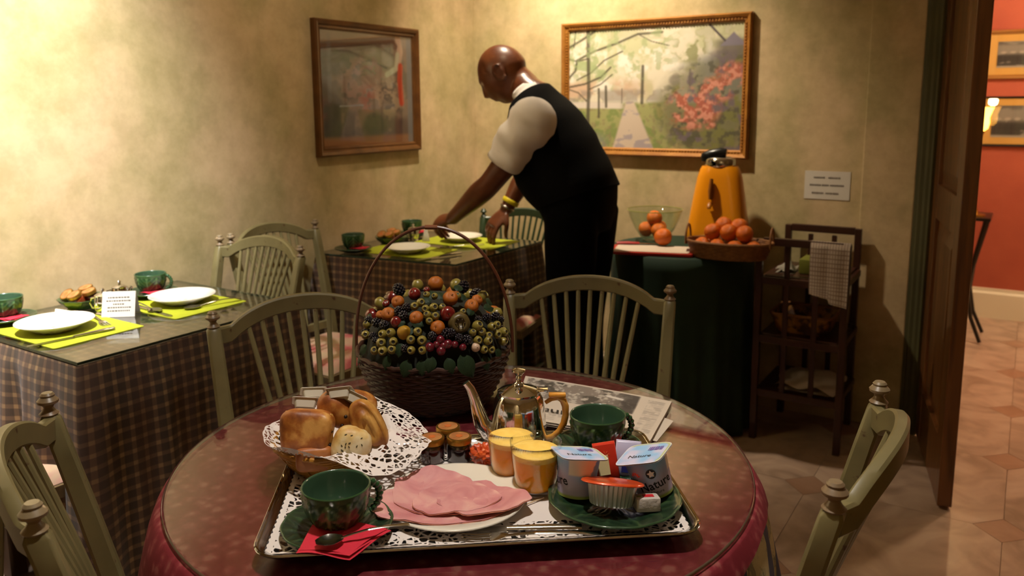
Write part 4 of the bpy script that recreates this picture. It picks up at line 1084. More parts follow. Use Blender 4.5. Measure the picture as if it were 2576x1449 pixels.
crust_m = crust('glazed_crust', '#743a10', '#9c5a1e', '#c8924a', 26); crust_side_m = crust('pastry_side', '#b8863c', '#c2964a', '#a06a28'); pale_bread_m = crust('floured_bread', '#b8863c', '#d0b070', '#d9c9a2', 20, .5)
choc_m = mat('chocolate', '#1c0e08', .4); seed_m = mat('seeds', '#4a4020', .6)
def bread(name, label, px, py, z, size, m_, rot_, power=2.6, fn=None, cat='bread'):
    q = P(px, py, z)
    t = thing(name, label, cat, (q.x, q.y, z)); t.rotation_euler = rot_
    def sup(u, v):
        a = u*2*math.pi; b3 = (v-.5)*math.pi; e = 2/power
        c1, s1, c2, s2 = math.cos(a), math.sin(a), math.cos(b3), math.sin(b3)
        sg = lambda w_: math.copysign(abs(w_)**e, w_)
        p_ = Vector((sg(c1)*abs(c2)**e*size[0], sg(s1)*abs(c2)**e*size[1], sg(s2)*size[2]))
        if fn: p_ = fn(p_)
        return p_
    mb = MB(); mb.grid(sup, 44, 24); mb.build('crust', m_, t, sharp=4); return t
RZ = ang + .12
def camrot(pitch, yaw=0, roll=0): return (pitch, roll, RZ + yaw)
b1 = bread('chocolate_pastry', 'large golden square chocolate pastry at the front left of the bread basket', 772, 1086, ZT + .085, (.041, .024, .035), crust_m, camrot(-.25, -.15, .06), 4.2, lambda p_: Vector((p_.x*(1 + .05*math.sin(p_.z*80)), p_.y + .002*math.sin(p_.x*120), p_.z)), 'pastry')
for zz in (.010, -.012):
    MB().sphere((-.038, -.004, zz), (.005, .006, .005), 10, 6).build('chocolate_bar', choc_m, b1); MB().sphere((.038, -.004, zz - .006), (.005, .006, .005), 10, 6).build('chocolate_bar', choc_m, b1)
mb = MB()
for s_ in (-1, 1): mb.tube([(s_*.032, .004*math.sin(i), -.030 + .06*i/8) for i in range(9)], [.006, .009, .0105, .011, .011, .011, .0105, .009, .006], 8)
mb.build('rolled_end', crust_side_m, b1)
bread('toasted_bread', 'toasted brown bread piece under the square pastry', 790, 1148, ZT + .050, (.028, .020, .020), crust('toast', '#8a4c20', '#9c5c2a', '#a86a34'), camrot(0, .1), 5)
b3 = bread('raisin_roll', 'shiny brown raisin roll at the top of the bread basket', 850, 1030, ZT + .106, (.036, .024, .026), crust_m, camrot(.2, .1, .75), 2.3)
for dx, dz in ((.012, .010), (-.006, -.012), (.018, -.006)): MB().sphere((dx, -.0225, dz), .003, 8, 6).build('raisin', choc_m, b3)
b4 = bread('seeded_roll', 'pale floury seeded bread roll at the front of the basket', 884, 1122, ZT + .064, (.031, .024, .031), pale_bread_m, camrot(-.2, .05, .35), 2.7)
for k in range(16):
    x, z = rnd.uniform(-.02, .018), rnd.uniform(-.012, .024); y = -.024*max(.05, 1 - (abs(x)/.031)**2.7 - (abs(z)/.031)**2.7)**(1/2.7)
    MB().sphere((x, y - .0003, z), (.0010, .0006, .0022), 6, 4, rot=rot3(y=rnd.uniform(-1, 1))).build('seed', seed_m, b4)
def spiral(p_): return Vector((p_.x, p_.y - .003*math.cos(math.hypot(p_.x*600, p_.z*260)), p_.z))
bread('croissant', 'long golden croissant roll at the right of the bread basket', 928, 1072, ZT + .085, (.025, .024, .048), crust('croissant_crust', '#8a4a12', '#b07a30', '#cc9c50', 24), camrot(-.1, .1, -.42), 2.3, spiral, 'pastry')
bread('bread_roll', 'golden roll at the back right of the basket under the butter', 902, 1018, ZT + .088, (.032, .024, .024), crust_m, camrot(0, .1, .3), 2.4)
pack_m = mat('butter_pack_white', '#bdb4a2', .35); foil_m = mat('butter_pack_lid', '#c4bcaa', .3)
def butter(label, px, py, z, rot_):
    q = P(px, py, z); t = thing('butter_portion', label, 'butter', (q.x, q.y, z), 0, 'white butter portions'); t.rotation_euler = rot_
    mb = MB(); R = [[Vector((x, y, z_)) for x, y in rrect(w_, d_, .004, 3)] for w_, d_, z_ in ((.030, .020, -.008), (.036, .026, .006))]
    mb.rings(R); mb.build('tub', pack_m, t, sharp=.5); MB().poly(rrect(.043, .032, .004, 3), .006, .0068).build('foil_lid', foil_m, t, smooth=False)
butter('white butter portion at the top left of the bread pile', 788, 993, ZT + .114, (-.75, .08, RZ + .2))
butter('lower white butter portion at the left, resting on the square pastry', 768, 1018, ZT + .112, (-.75, .14, RZ + .12))
butter('white butter portion at the top right of the bread pile', 856, 992, ZT + .134, (-.7, -.12, RZ - .1))
butter('white butter portion tilted on the far right of the bread pile', 890, 1003, ZT + .126, (-.7, .42, RZ - .25))
# ================================================================== green plate with yoghurts and packets
GP = P(1545, 1258, ZT + .010)
gp_ = make_saucer('large green leaf plate holding yoghurts and wrapped portions', .0985, None, 'leaf_plate', 'plate'); gp_.location = (GP.x, GP.y, ZT)
if 'group' in gp_: del gp_['group']
CRZ = math.atan2(CR.y, CR.x)                    # heading of the camera's right hand
def yog_paint(a, q):
    u = (a % (2*math.pi))/(2*math.pi); n = vnoise(np.array(u*9), np.array(q*4), 3)
    c_ = np.array(lin('#b9b3d0')[:3]); 
    def mixc(c0, col_, k): return c0*(1-k) + np.array(lin(col_)[:3])*k
    c_ = mixc(c_, '#7fb0dc', float(np.clip((q-.35)*2.2 + (n-.5)*1.2 + .3*math.sin(a*2+1), 0, 1)))
    c_ = mixc(c_, '#4a92d4', float(np.clip((q-.72)*3 + .8*math.sin(a+2.2) - .3, 0, 1)))
    c_ = mixc(c_, '#e6d8c4', 1.0 if (q > .58 and 1.9 < (a % (2*math.pi)) < 3.0 + (q-.58)) else 0.0)
    if q < .07: c_ = mixc(c_, '#9aae5c', 1)
    return c_
yog_m = mat('yoghurt_print', attr='paint', rough=.35); black_ink = mat('black_ink', '#14161c', .5); red_ink = mat('orange_ink', '#cf4a2a', .5); lilac_ink = mat('violet_ink', '#7a6aa8', .5); white_ink = mat('white_ink', '#e8e4e0', .5)
YH, YR0, YR1 = .060, .0265, .0325
def yoghurt(label, loc, rot_, turn):
    t = thing('yoghurt_pot', label, 'yoghurt', loc, 0, 'yoghurt pots'); t.rotation_euler = rot_; t.scale = (1.02, 1.02, 1.02)
    mb = MB(); nseg = 60; rows = 20; R = []
    prof = [(YR0 + (YR1-YR0)*j/rows, YH*j/rows) for j in range(rows+1)]
    R = [[Vector((r_*math.cos(2*math.pi*i/nseg), r_*math.sin(2*math.pi*i/nseg), z)) for i in range(nseg)] for r_, z in prof]
    o = mb.rings(R, True, True)
    for j in range(rows+1):
        for i in range(nseg): mb.c[o + j*nseg + i] = yog_paint(2*math.pi*i/nseg - turn, j/rows)
    body = mb.build('pot', yog_m, t)
    def wrap(tb, s0, h0, slant=0.0):
        out = MB(); vs = []
        for x, y, z in tb.v:
            x2, y2 = x*math.cos(slant) - y*math.sin(slant) + s0, x*math.sin(slant) + y*math.cos(slant) + h0
            r_ = YR0 + (YR1-YR0)*y2/YH + .0004; a = turn + x2/r_; vs.append((r_*math.cos(a), r_*math.sin(a), y2))
        out.add(vs, tb.f); return out
    wrap(text_mb('Nature', .0185, bold=.0003), .002, .014, .10).build('lettering', black_ink, body, smooth=False)
    wrap(text_mb('Nature', .007), .016, .0085).build('small_lettering', black_ink, body, smooth=False)
    wrap(text_mb('yoplait', .0085), -.020, .030).build('lettering', black_ink, body, smooth=False)
    pet = MB()
    for k in range(6):
        a = .2 + k*.5; tb = MB(); tb.add([(math.cos(a)*.0022, math.sin(a)*.0022, 0), (math.cos(a+.2)*.0062, math.sin(a+.2)*.0062, 0), (math.cos(a)*.0085, math.sin(a)*.0085, 0), (math.cos(a-.2)*.0062, math.sin(a-.2)*.0062, 0)], [(0, 1, 2, 3)])
        w2 = wrap(tb, .001, .038); pet.add(w2.v, w2.f)
    pet.build('petal_emblem', red_ink, body, smooth=False)
    tb = MB(); tb.add([(math.cos(2*math.pi*i/24)*.0075, math.sin(2*math.pi*i/24)*.0075, 0) for i in range(24)], [tuple(range(24))]); em = wrap(tb, .026, .040).build('round_emblem', black_ink, body, smooth=False)
    tb = MB(); pts = [((.0062 if i % 2 == 0 else .0032)*math.cos(2*math.pi*i/10 + .3), (.0062 if i % 2 == 0 else .0032)*math.sin(2*math.pi*i/10 + .3), 0) for i in range(10)]
    tb.add(pts, [tuple(range(10))]); w2 = wrap(tb, .026, .040); w2.v = [tuple(Vector(v)*1.012 if False else Vector((v[0]*1.008, v[1]*1.008, v[2]))) for v in w2.v]; w2.build('star_emblem', white_ink, body, smooth=False)
    # foil lid
    def lidc(u, v):
        x, y = u-.5, v-.5; c_ = np.array(lin('#c4c2dc')[:3]); n = float(vnoise(np.array(u*5.0), np.array(v*5.0), 8))
        k = min(1, max(0, (n-.35)*2.5 + (x+y)*.5)); c_ = c_*(1-k) + np.array(lin('#8cb8e0')[:3])*k
        if u > .93 or v > .95: c_ = np.array(lin('#a8b46a')[:3])
        if abs(x) > .485 or abs(y) > .485: c_ = np.array(lin('#d8d4dc')[:3])
        return c_
    mb = MB()
    def lf(u, v):
        x, y = (u-.5)*2, (v-.5)*2; k = .0365; rr = max(abs(x), abs(y)); n4 = (abs(x)**6 + abs(y)**6)**(1/6) if rr > 0 else 1
        s_ = rr/n4 if n4 else 1
        return Vector((x*k*s_, y*k*s_, YH + .0012 + .0025*max(0, rr-.8)*0 - .002*max(0, x+y-1.5)))
    mb.grid(lf, 26, 26, col=lidc); o2 = len(mb.v); mb.grid(lambda u, v: lf(u, v) - Vector((0, 0, .0016)), 26, 26, col=lambda u, v: np.array(lin('#d8d2cc')[:3]))
    lid = mb.build('foil_lid', yog_m, t, sharp=4)
    tb = text_mb('Nature', .013); tb.v = [(x - .022, y - .014, YH + .0018) for x, y, z in tb.v]; tb.build('lid_lettering', black_ink, lid, smooth=False)
    b = MB()
    for k in range(9): b.box((.004 + k*.0026, .014, YH + .0018), (.0008 + .0008*(k % 3), .012, .0003))
    b.build('barcode', lilac_ink, lid, smooth=False)
    return t
up = Vector((0, 0, 1))
def view_rot(roll, pitch, spin):      # roll about the viewing direction, pitch away from the viewer, spin about own axis
    Z = Matrix.Rotation(CRZ, 3, 'Z'); return (Z @ Matrix.Rotation(roll, 3, 'Y') @ Matrix.Rotation(pitch, 3, 'X') @ Matrix.Rotation(spin, 3, 'Z')).to_euler()
q = P(1447, 1246, ZT + .010); yoghurt('blue and white yoghurt pot on the left of the green plate', (q.x, q.y, ZT + .0125), view_rot(.10, -.16, .25), math.radians(-90) - 2.7)
q = P(1650, 1240, ZT + .012); yoghurt('blue and white yoghurt pot leaning on the right of the green plate', (q.x, q.y, ZT + .0135), view_rot(-.30, -.10, -.5), math.radians(-90) + .5 - .85)
# biscuit packets standing behind
def packet(name, label, px, py, w_, d_, h_, rot_, m1, cat, extra):
    q = P(px, py, ZT + .012); t = thing(name, label, cat, (q.x, q.y, ZT + .0130)); t.rotation_euler = rot_
    R = [[Vector((x, y*k, z)) for x, y in rrect(w_, d_, .003, 2)] for z, k in ((0, .15), (.004, .9), (h_*.5, 1.05), (h_-.004, .9), (h_, .12))]
    mb = MB(); mb.rings(R); mb.build('wrapper', m1, t, sharp=.8); extra(t, w_, d_, h_)
    return t
cream_pm = mat('packet_cream', '#d0bc8a', .4); red_pm = mat('packet_red', '#c2301c', .3, coat=.3); navy_pm = mat('packet_navy', '#20245e', .35); lav_pm = mat('packet_lavender', '#b8b2cc', .35)
def ex1(t, w_, d_, h_):
    MB().cbox((-w_*.15, -d_*.53, h_*.42), (w_*.5, .001, h_*.5), .0003).build('label_panel', cream_pm, t, smooth=False)
    pet = MB()
    for k in range(7):
        a = k*.9; pet.add([(0, -d_*.56, h_*.68), (math.cos(a)*.007, -d_*.58, h_*.68 + math.sin(a)*.007), (math.cos(a+.3)*.005, -d_*.58, h_*.68 + math.sin(a+.3)*.005)], [(0, 1, 2)])
    pet.build('flower_emblem', mat('packet_orange', '#e0603a', .4), t, smooth=False)
packet('biscuit_packet', 'red and cream biscuit packet standing between the two yoghurts', 1532, 1212, .036, .012, .060, view_rot(-.14, -.35, .1), red_pm, 'packet', ex1)
def ex2(t, w_, d_, h_):
    MB().cbox((w_*.12, -d_*.54, h_*.32), (w_*.7, .001, h_*.42), .0003).build('label_panel', navy_pm, t, smooth=False)
    tb = text_mb('D', .018, bold=.0004); tb.v = [(x + w_*.02, -d_*.54 - .001, y + h_*.2) for x, y, z in tb.v]; tb.build('lettering', white_ink, t, smooth=False)
packet('sugar_sachet', 'lavender and navy sachet behind the red biscuit packet', 1576, 1200, .040, .010, .056, view_rot(.1, -.3, -.1), lav_pm, 'sachet', ex2)
# foil tub with orange lid
q = P(1537, 1282, ZT + .012); t = thing('foil_tub', 'fluted foil tub with an orange lid at the front of the green plate', 'tub', (q.x, q.y, ZT + .0135)); t.rotation_euler = view_rot(.10, -.30, 0); t.scale = (1.06, 1.0, 1.15); t.location.z += .006
alu_m = mat('aluminium_foil', '#cfc9c0', .32, .75); orange_lid_m = mat('orange_foil_lid', '#cf4a1c', .3, .2, coat=.4)
MB().lathe([(0, 0), (.027, 0), (.029, .002), (.0335, .026), (.034, .027), (0, .027)], 96, fn=lambda a, i, r, z: (.0009*math.sin(a*32) if r > .02 else 0)).build('fluted_cup', alu_m, t, sharp=.8)
def lidf(a, i, r, z): return r*.14*math.cos(2*a) if r > .02 else 0
MB().lathe([(0, .0278), (.034, .0275), (.0375, .0265), (.0385, .0275), (.0375, .0292), (.034, .0302), (.031, .0292), (0, .0295)], 72, fn=lidf).build('lid', orange_lid_m, t, sharp=.8)
# small wrapped cheese
q = P(1627, 1284, ZT + .012); t = thing('cheese_portion', 'small white foil wrapped cheese portion beside the foil tub', 'cheese', (q.x, q.y, ZT + .0135)); t.rotation_euler = view_rot(.0, -.12, .1)
MB().cbox((0, 0, .010), (.036, .024, .020), .003).build('foil_wrap', mat('white_foil', '#c8c0b8', .35, .2, bump=.4, bscale=120), t)
MB().cbox((.002, .0, .0202), (.016, .010, .0008), .0003).build('red_mark', mat('cheese_red', '#b82028', .4), t, smooth=False)
b = MB(); b.sphere((-.012, -.002, .0202), (.004, .003, .0006), 10, 6); b.build('green_mark', mat('cheese_green', '#8a9a5a', .5), t)

# ---- cutlery on the tray
def knife_parts(t, L_=.215):
    R = []
    for i in range(13):
        k = i/12; x = -L_/2 + k*L_*.52; w_ = .0085*min(1, (k+.03)*6)**.6
        R.append([Vector((x, w_*.9, .0025)), Vector((x, -w_*.9, .0022)), Vector((x, -w_*.9, .0016)), Vector((x, w_*.9, .0008))])
    mb = MB(); mb.rings(R); mb.build('blade', cut_m, t, sharp=.5)
    mb = MB(); mb.tube([(L_*.01, 0, .004), (L_*.06, 0, .004), (L_*.2, 0, .0045), (L_*.4, 0, .005), (L_*.5, 0, .0048)], [.0045, .0052, .006, .0072, .006], 12, flat=.6); mb.build('handle', cut_m, t)
def fork_parts(t, L_=.195):
    mb = MB(); R = []
    for i in range(15):
        k = i/14; x = -L_/2 + .062 + k*(L_ - .062); w_ = .0030 + .004*k**2; z = .005 + .003*math.sin(k*math.pi)
        R.append([Vector((x, c_*w_, z + d)) for c_, d in ((-1, 0), (-.6, .0012), (.6, .0012), (1, 0), (.6, -.001), (-.6, -.001))])
    mb.rings(R); mb.build('handle', cut_m, t)
    mb = MB(); R = []
    for i in range(8):
        k = i/7; x = -L_/2 + .040 + k*.024; w_ = .0115*(1 - k**2*.72); z = .0025 + .003*k
        R.append([Vector((x, c_*w_, z + d)) for c_, d in ((-1, .0006), (0, .0002), (1, .0006), (1, -.0006), (0, -.001), (-1, -.0006))])
    mb.rings(R); mb.build('neck', cut_m, t)
    for k in range(4):
        y = -.0098 + k*.00653; MB().tube([(-L_/2 + .042, y, .0025), (-L_/2 + .02, y, .0018), (-L_/2, y*.95, .004)], [.0016, .0014, .0007], 6).build('tine', cut_m, t)
def lay(name, cat, label, fn, a, b2, z, group=None):
    md = (a + b2)/2; dv = b2 - a; t = thing(name, label, cat, (md.x, md.y, z), math.atan2(dv.y, dv.x), group); fn(t); return t
lay('table_fork', 'fork', 'steel fork lying at the front of the tray', fork_parts, P(1148, 1362, ZT), P(1524, 1353, ZT), ZT + .0022)
lay('table_knife', 'knife', 'steel knife lying behind the fork at the front of the tray', knife_parts, P(1080, 1339, ZT), P(1463, 1337, ZT), ZT + .0022)
tp = thing('toothpick', 'paper wrapped toothpick lying beside the juice glass', 'toothpick', P(1345, 1266, ZT), 0); tp.location.z = ZT + .0035
a_, b2_ = P(1322, 1275, ZT), P(1368, 1258, ZT); dv = (b2_ - a_)/2
MB().tube([-dv, dv], .0011, 6).build('stick', mat('toothpick_wood', '#c8b090', .7), tp)

# ---- newspaper
def news_paint(W=150, H=90):
    u, v = canvas(W, H); a = np.zeros((H, W, 3)); a = blend(a, '#c3b5a4', np.ones_like(u)); n = fbm(u*12, v*7, 61); n2 = fbm(u*40, v*22, 63)
    ph = sm(u, .02, .03)*(1-sm(u, .80, .81))*sm(v, .50, .52)*(1-sm(v, .965, .975))
    a = blend(a, '#7d7268', ph); a = blend(a, '#4a443e', ph*sm(n, .48, .62)); a = blend(a, '#b0a698', ph*sm(n2, .56, .66)); a = blend(a, '#3c3634', ph*sm(u, .62, .74)*.85)
    a = blend(a, '#cfc6ba', ph*line(u, v, [(.60, .84), (.70, .82)], .03, 2)*.9)
    col_ = ((np.floor(v*64) % 2) == 0)*sm(n2, .30, .5)
    a = blend(a, '#857a70', col_*sm(u, .86, .865)*(1-sm(u, .965, .97))*sm(v, .1, .12)*(1-sm(v, .93, .94))*.7)
    a = blend(a, '#857a70', col_*sm(u, .04, .05)*(1-sm(u, .80, .81))*(1-sm(v, .22, .24))*sm(v, .04, .06)*.7)
    return a
nA, nB, nC, nD = P(1322, 948, TZ + .006), P(1690, 1011, TZ + .006), P(1636, 1112, TZ + .006), P(1285, 1052, TZ + .006)
t = thing('newspaper', 'folded newspaper lying behind the tray by the coffee pot', 'newspaper', (0, 0, TZ))
arr = news_paint()
def nf(u, v): 
    p_ = (nD*(1-u) + nC*u)*(1-v) + (nA*(1-u) + nB*u)*v; return Vector((p_.x, p_.y, .0085 + .0015*math.sin(u*4) + .0012*math.sin(v*5+1)))
mb = MB(); mb.grid(nf, 149, 89, col=lambda u, v: arr[int(round(v*89)), int(round(u*149))]); top_ = mb.build('front_page', paint_m, t, sharp=4)
for k in range(4):
    mb = MB(); mb.grid(lambda u, v, k=k: nf(u, v) - Vector((0, 0, .0018*(k+1))) + (nC - nB).normalized()*.002*(k % 2) , 12, 8); mb.build('inner_page', mat('newsprint', '#c3b5a4', .85), t, sharp=4)
nE = P(1694, 1060, TZ); nF = P(1652, 1112, TZ); nG = P(1500, 1070, TZ); nH = P(1560, 1010, TZ)
mb = MB(); mb.grid(lambda u, v: Vector((*(((nG*(1-u) + nF*u)*(1-v) + (nH*(1-u) + nE*u)*v).xy), .0009)), 8, 6); mb.build('lower_fold', mat('newsprint', '#c3b5a4', .85), t, sharp=4)
tb = text_mb('munai', .042, bold=.0004); ex = (nC - nD).normalized(); ey = (nA - nD).normalized()
o_ = nf(.52, .27); tb.v = [tuple(Vector((o_.x, o_.y, o_.z + .0022)) - ex*x - ey*y*.8) for x, y, z in tb.v]; tb.build('headline', black_ink, top_, smooth=False)

# ================================================================== fruit basket
FB = Vector((-1.005, 1.275, TZ))
dark_wick = mat('dark_brown_wicker', '#2a1509', .5, col2='#3c2012', nscale=40)
t = thing('fruit_basket', 'dark wicker basket with hoop handle full of ornamental fruit', 'basket', FB)
def br(z): k = z/.118; return .112 + .043*math.sin(min(1, k)*1.5)
for k in range(17):
    z = .004 + k*.0063; r_ = br(z)
    pts = [((r_ + .0022*math.sin(i*math.pi*.5 + (k % 2)*math.pi))*math.cos(2*math.pi*i/96), (r_ + .0022*math.sin(i*math.pi*.5 + (k % 2)*math.pi))*math.sin(2*math.pi*i/96), z + .0008*math.sin(i*1.3+k)) for i in range(96)]
    MB().tube(pts, .0036, 6, closed=True).build('wicker_strand', dark_wick, t)
MB().lathe([(0, .001), (.116, .001), (.142, .06), (.150, .100), (.142, .104), (0, .100)], 48).build('lining', mat('basket_dark_lining', '#140a05', .8), t)
MB().tube([((br(.12)+.001)*math.cos(2*math.pi*i/80), (br(.12)+.001)*math.sin(2*math.pi*i/80), .109 + .0015*math.sin(i*2.4)) for i in range(80)], .0045, 8, closed=True).build('rim', dark_wick, t)
crx = Vector((math.cos(YAW - .08), math.sin(YAW - .08), 0))
hp_ = [crx*(.163*math.cos(a)) + Vector((0, 0, .10 + .258*math.sin(a)**.9)) for a in np.linspace(0.0, math.pi, 41)]
MB().tube(hp_, .0034, 8).build('hoop_handle', mat('handle_cane', '#4a2210', .4, coat=.3), t)
MB().tube([hp_[19] + Vector((0, 0, 0)), hp_[21]], .0048, 8).build('handle_binding', mat('binding_cane', '#6a3a1c', .5), t)
MO = FB + Vector((0, 0, .112)); MR = Vector((.160, .160, .140))
def on_mound(px, py, sink=0.0):
    d = ray(px, py); o_ = CP - MO
    a = sum((d[i]/MR[i])**2 for i in range(3)); b2 = 2*sum(o_[i]*d[i]/MR[i]**2 for i in range(3)); c_ = sum((o_[i]/MR[i])**2 for i in range(3)) - 1
    D = b2*b2 - 4*a*c_
    if D < 0:
        tt = -b2/(2*a); p_ = CP + d*tt; v = p_ - MO; k = math.sqrt(sum((v[i]/MR[i])**2 for i in range(3))); p_ = MO + v/k
    else: p_ = CP + d*((-b2 - math.sqrt(D))/(2*a))
    n = Vector(((p_ - MO)[i]/MR[i]**2 for i in range(3))).normalized(); return p_ - n*sink, n
fr_m = {'red': mat('fruit_red', '#4e0a0e', .22, coat=.5, col2='#6a1812', nscale=30), 'orange': mat('fruit_orange', '#a84a0c', .4, col2='#8a5a10', nscale=25, bump=.3, bscale=200),
        'lemon': mat('fruit_lemon', '#a07414', .4, col2='#8e6a14', nscale=30, bump=.3, bscale=180), 'brown': mat('fruit_brown', '#3c3016', .4, col2='#57461e', nscale=20),
        'hip': mat('fruit_rosehip', '#6e6024', .34, col2='#7e7030', nscale=40, coat=.3), 'eye': mat('fruit_eye', '#1c1408', .7), 'berry': mat('fruit_blackberry', '#120c14', .22, coat=.6), 'redberry': mat('fruit_redberry', '#56101a', .25, coat=.5), 'pink': mat('fruit_pinkberry', '#b89a80', .4), 'stem': mat('fruit_stem', '#3a2a14', .7)}
leaf_m = mat('ornamental_leaf', '#141f10', .55, col2='#22321a', nscale=20, spec=.2); grey_leaf_m = mat('grey_leaf', '#4a5a4a', .5, col2='#6a745e', nscale=30)
KIN = {'hip': ('rose_hip', 'small yellow green rose hip with a dark eye in the fruit basket', 'fruit'), 'orange': ('mandarin', 'small orange mandarin in the ornamental fruit basket', 'fruit'), 'red': ('red_apple', 'dark red shiny apple in the ornamental fruit basket', 'fruit'),
       'berry': ('blackberry', 'black knobbly blackberry in the ornamental fruit basket', 'fruit'), 'redberry': ('red_berry', 'small dark red berry at the front of the fruit basket', 'fruit'), 'lemon': ('lemon', 'yellow lemon at the front of the ornamental fruit basket', 'fruit'), 'brown': ('medlar', 'large brown medlar at the right of the fruit basket', 'fruit'), 'pink': ('pink_berry', 'pale pink berry at the front right of the fruit basket', 'fruit')}
protos = {}; placed = {}
def fruit(kind, cx_, cy_, sz):
    px, py = 840 + cx_/3.15, 600 + cy_/3.15
    dist = 1.68; r_ = sz/3.15/2*dist/FPX
    p_, n = on_mound(px, py, r_*.35)
    rr = (n*.6 + Vector((CP - p_).normalized())*.5 + Vector((rnd.uniform(-.4, .4), rnd.uniform(-.4, .4), rnd.uniform(-.3, .3)))).normalized()
    nm, lab, cat = KIN[kind]
    grp = {'hip': 'rose hips in the fruit basket', 'orange': 'mandarins in the fruit basket', 'red': 'red apples in the fruit basket', 'berry': 'blackberries in the fruit basket', 'redberry': 'red berries in the fruit basket'}.get(kind)
    if kind not in protos:
        t_ = thing(nm, lab, cat, (0, 0, 0), 0, grp)
        if kind == 'berry':
            mb = MB()
            for i in range(40):
                z = 1 - 2*(i+.5)/40; a = i*2.4; s_ = math.sqrt(1-z*z); mb.sphere((s_*math.cos(a)*.8, s_*math.sin(a)*.8, z*.95), .27, 8, 6)
            mb.build('drupelets', fr_m['berry'], t_)
        elif kind == 'hip':
            MB().lathe([(0, -1.1), (.35, -1.05), (.8, -.6), (1, 0), (.9, .55), (.62, .92), (.52, 1.02), (.40, 1.0), (.36, .85)], 18, cap=False).build('flesh', fr_m['hip'], t_, sharp=4); MB().lathe([(0, .82), (.40, .84), (.40, .9), (0, .86)], 14).build('eye', fr_m['eye'], t_)
        elif kind in ('orange', 'red'):
            MB().lathe([(0, -.86), (.3, -.9), (.75, -.68), (1, 0), (.86, .55), (.5, .86), (.2, .88), (.06, .8), (0, .78)], 22, cap=False).build('flesh', fr_m[kind], t_, sharp=4); MB().tube([(0, 0, .78), (.05, .02, .95), (.12, .03, 1.08)], .05, 6).build('stem', fr_m['stem'], t_)
        elif kind == 'lemon':
            MB().lathe([(0, -1.25), (.15, -1.2), (.3, -1.0), (.75, -.6), (.95, 0), (.75, .6), (.3, 1.0), (.15, 1.2), (0, 1.25)], 22, cap=False).build('flesh', fr_m['lemon'], t_, sharp=4)
        elif kind == 'brown':
            MB().lathe([(0, -.8), (.5, -.75), (.95, -.3), (1, .2), (.8, .65), (.5, .78), (.44, .7), (.3, .55), (0, .5)], 26, cap=False, fn=lambda a, i, r, z: .02*r*math.cos(a*8)).build('flesh', fr_m['brown'], t_, sharp=4)
            for k in range(6):
                a = k*1.047; MB().tube([(.42*math.cos(a), .42*math.sin(a), .7), (.3*math.cos(a), .3*math.sin(a), .95)], [.08, .02], 6).build('sepal', fr_m['stem'], t_)
        else:
            MB().sphere((0, 0, 0), 1, 14, 10).build('flesh', fr_m[kind], t_, sharp=4); MB().sphere((0, 0, .97), .12, 6, 4).build('eye', fr_m['eye'], t_)
        protos[kind] = t_; o_ = t_
    else:
        o_ = dup(protos[kind], (0, 0, 0), 0)
    o_.location = p_; o_.rotation_euler = rr.to_track_quat('Z', 'Y').to_euler(); o_.scale = (r_,)*3; placed.setdefault(kind, []).append((o_, cx_, cy_))
FR = {'red': [(635, 425, 100), (905, 585, 118), (485, 655, 88), (735, 400, 50), (405, 510, 60)],
      'orange': [(650, 620, 105), (925, 460, 118), (1100, 525, 110), (1140, 480, 90), (420, 590, 110), (500, 490, 100), (825, 700, 110), (360, 600, 70)],
      'lemon': [(548, 740, 112)], 'brown': [(1000, 660, 165)], 'pink': [(1130, 862, 68)],
      'hip': [(380, 755, 68), (445, 745, 72), (365, 825, 76), (465, 815, 66), (315, 890, 66), (378, 890, 72), (455, 880, 70), (635, 530, 64), (685, 500, 66), (740, 600, 62), (805, 610, 62), (790, 540, 70), (725, 550, 60), (660, 735, 66), (605, 800, 66), (695, 805, 72), (700, 885, 62), (610, 885, 62), (1145, 805, 70), (1225, 810, 70), (1195, 880, 62), (1255, 880, 62), (1180, 735, 66), (1235, 770, 62), (1300, 680, 62), (1258, 695, 66), (1305, 755, 68), (1360, 740, 62), (1350, 815, 66), (1025, 575, 50), (755, 650, 56), (1145, 690, 84), (240, 760, 66), (250, 680, 60), (735, 440, 55), (800, 450, 50), (860, 540, 56), (985, 450, 52), (1105, 745, 56)],
      'berry': [(510, 570, 76), (545, 605, 72), (578, 540, 72), (330, 660, 76), (390, 680, 70), (300, 770, 60), (320, 805, 56), (890, 750, 84), (995, 785, 66), (1220, 620, 72), (1290, 612, 72), (1150, 640, 60), (1060, 800, 76), (930, 745, 70), (270, 640, 60), (780, 770, 70), (560, 870, 60), (1330, 640, 56)],
      'redberry': [(760, 860, 72), (850, 890, 74), (845, 800, 66), (905, 835, 72), (870, 850, 60), (1025, 862, 56), (815, 840, 56), (960, 840, 56)]}
for kind in ('brown', 'red', 'orange', 'lemon', 'hip', 'berry', 'redberry', 'pink'):
    for a in FR[kind]: fruit(kind, *a)
def ordinal(n): return ['first', 'second', 'third', 'fourth', 'fifth', 'sixth', 'seventh', 'eighth', 'ninth', 'tenth', 'eleventh', 'twelfth'][n]
for kind, rows_ in (('hip', 5), ('berry', 3), ('orange', 2), ('redberry', 2), ('red', 1)):
    lst = sorted(placed[kind], key=lambda e: e[2]); per_ = -(-len(lst)//rows_)
    nmz = {'hip': 'yellow green rose hip', 'berry': 'blackberry', 'orange': 'orange mandarin', 'redberry': 'small red berry', 'red': 'dark red apple'}[kind]
    rown = {5: ['top row', 'upper row', 'middle row', 'lower row', 'bottom row'], 3: ['top row', 'middle row', 'bottom row'], 2: ['upper half', 'lower half'], 1: ['mound']}[rows_]
    for r_ in range(rows_):
        for i_, e in enumerate(sorted(lst[r_*per_:(r_+1)*per_], key=lambda e: e[1])): e[0]['label'] = '%s, %s from the left in the %s of the fruit basket' % (nmz, ordinal(i_), rown[r_])
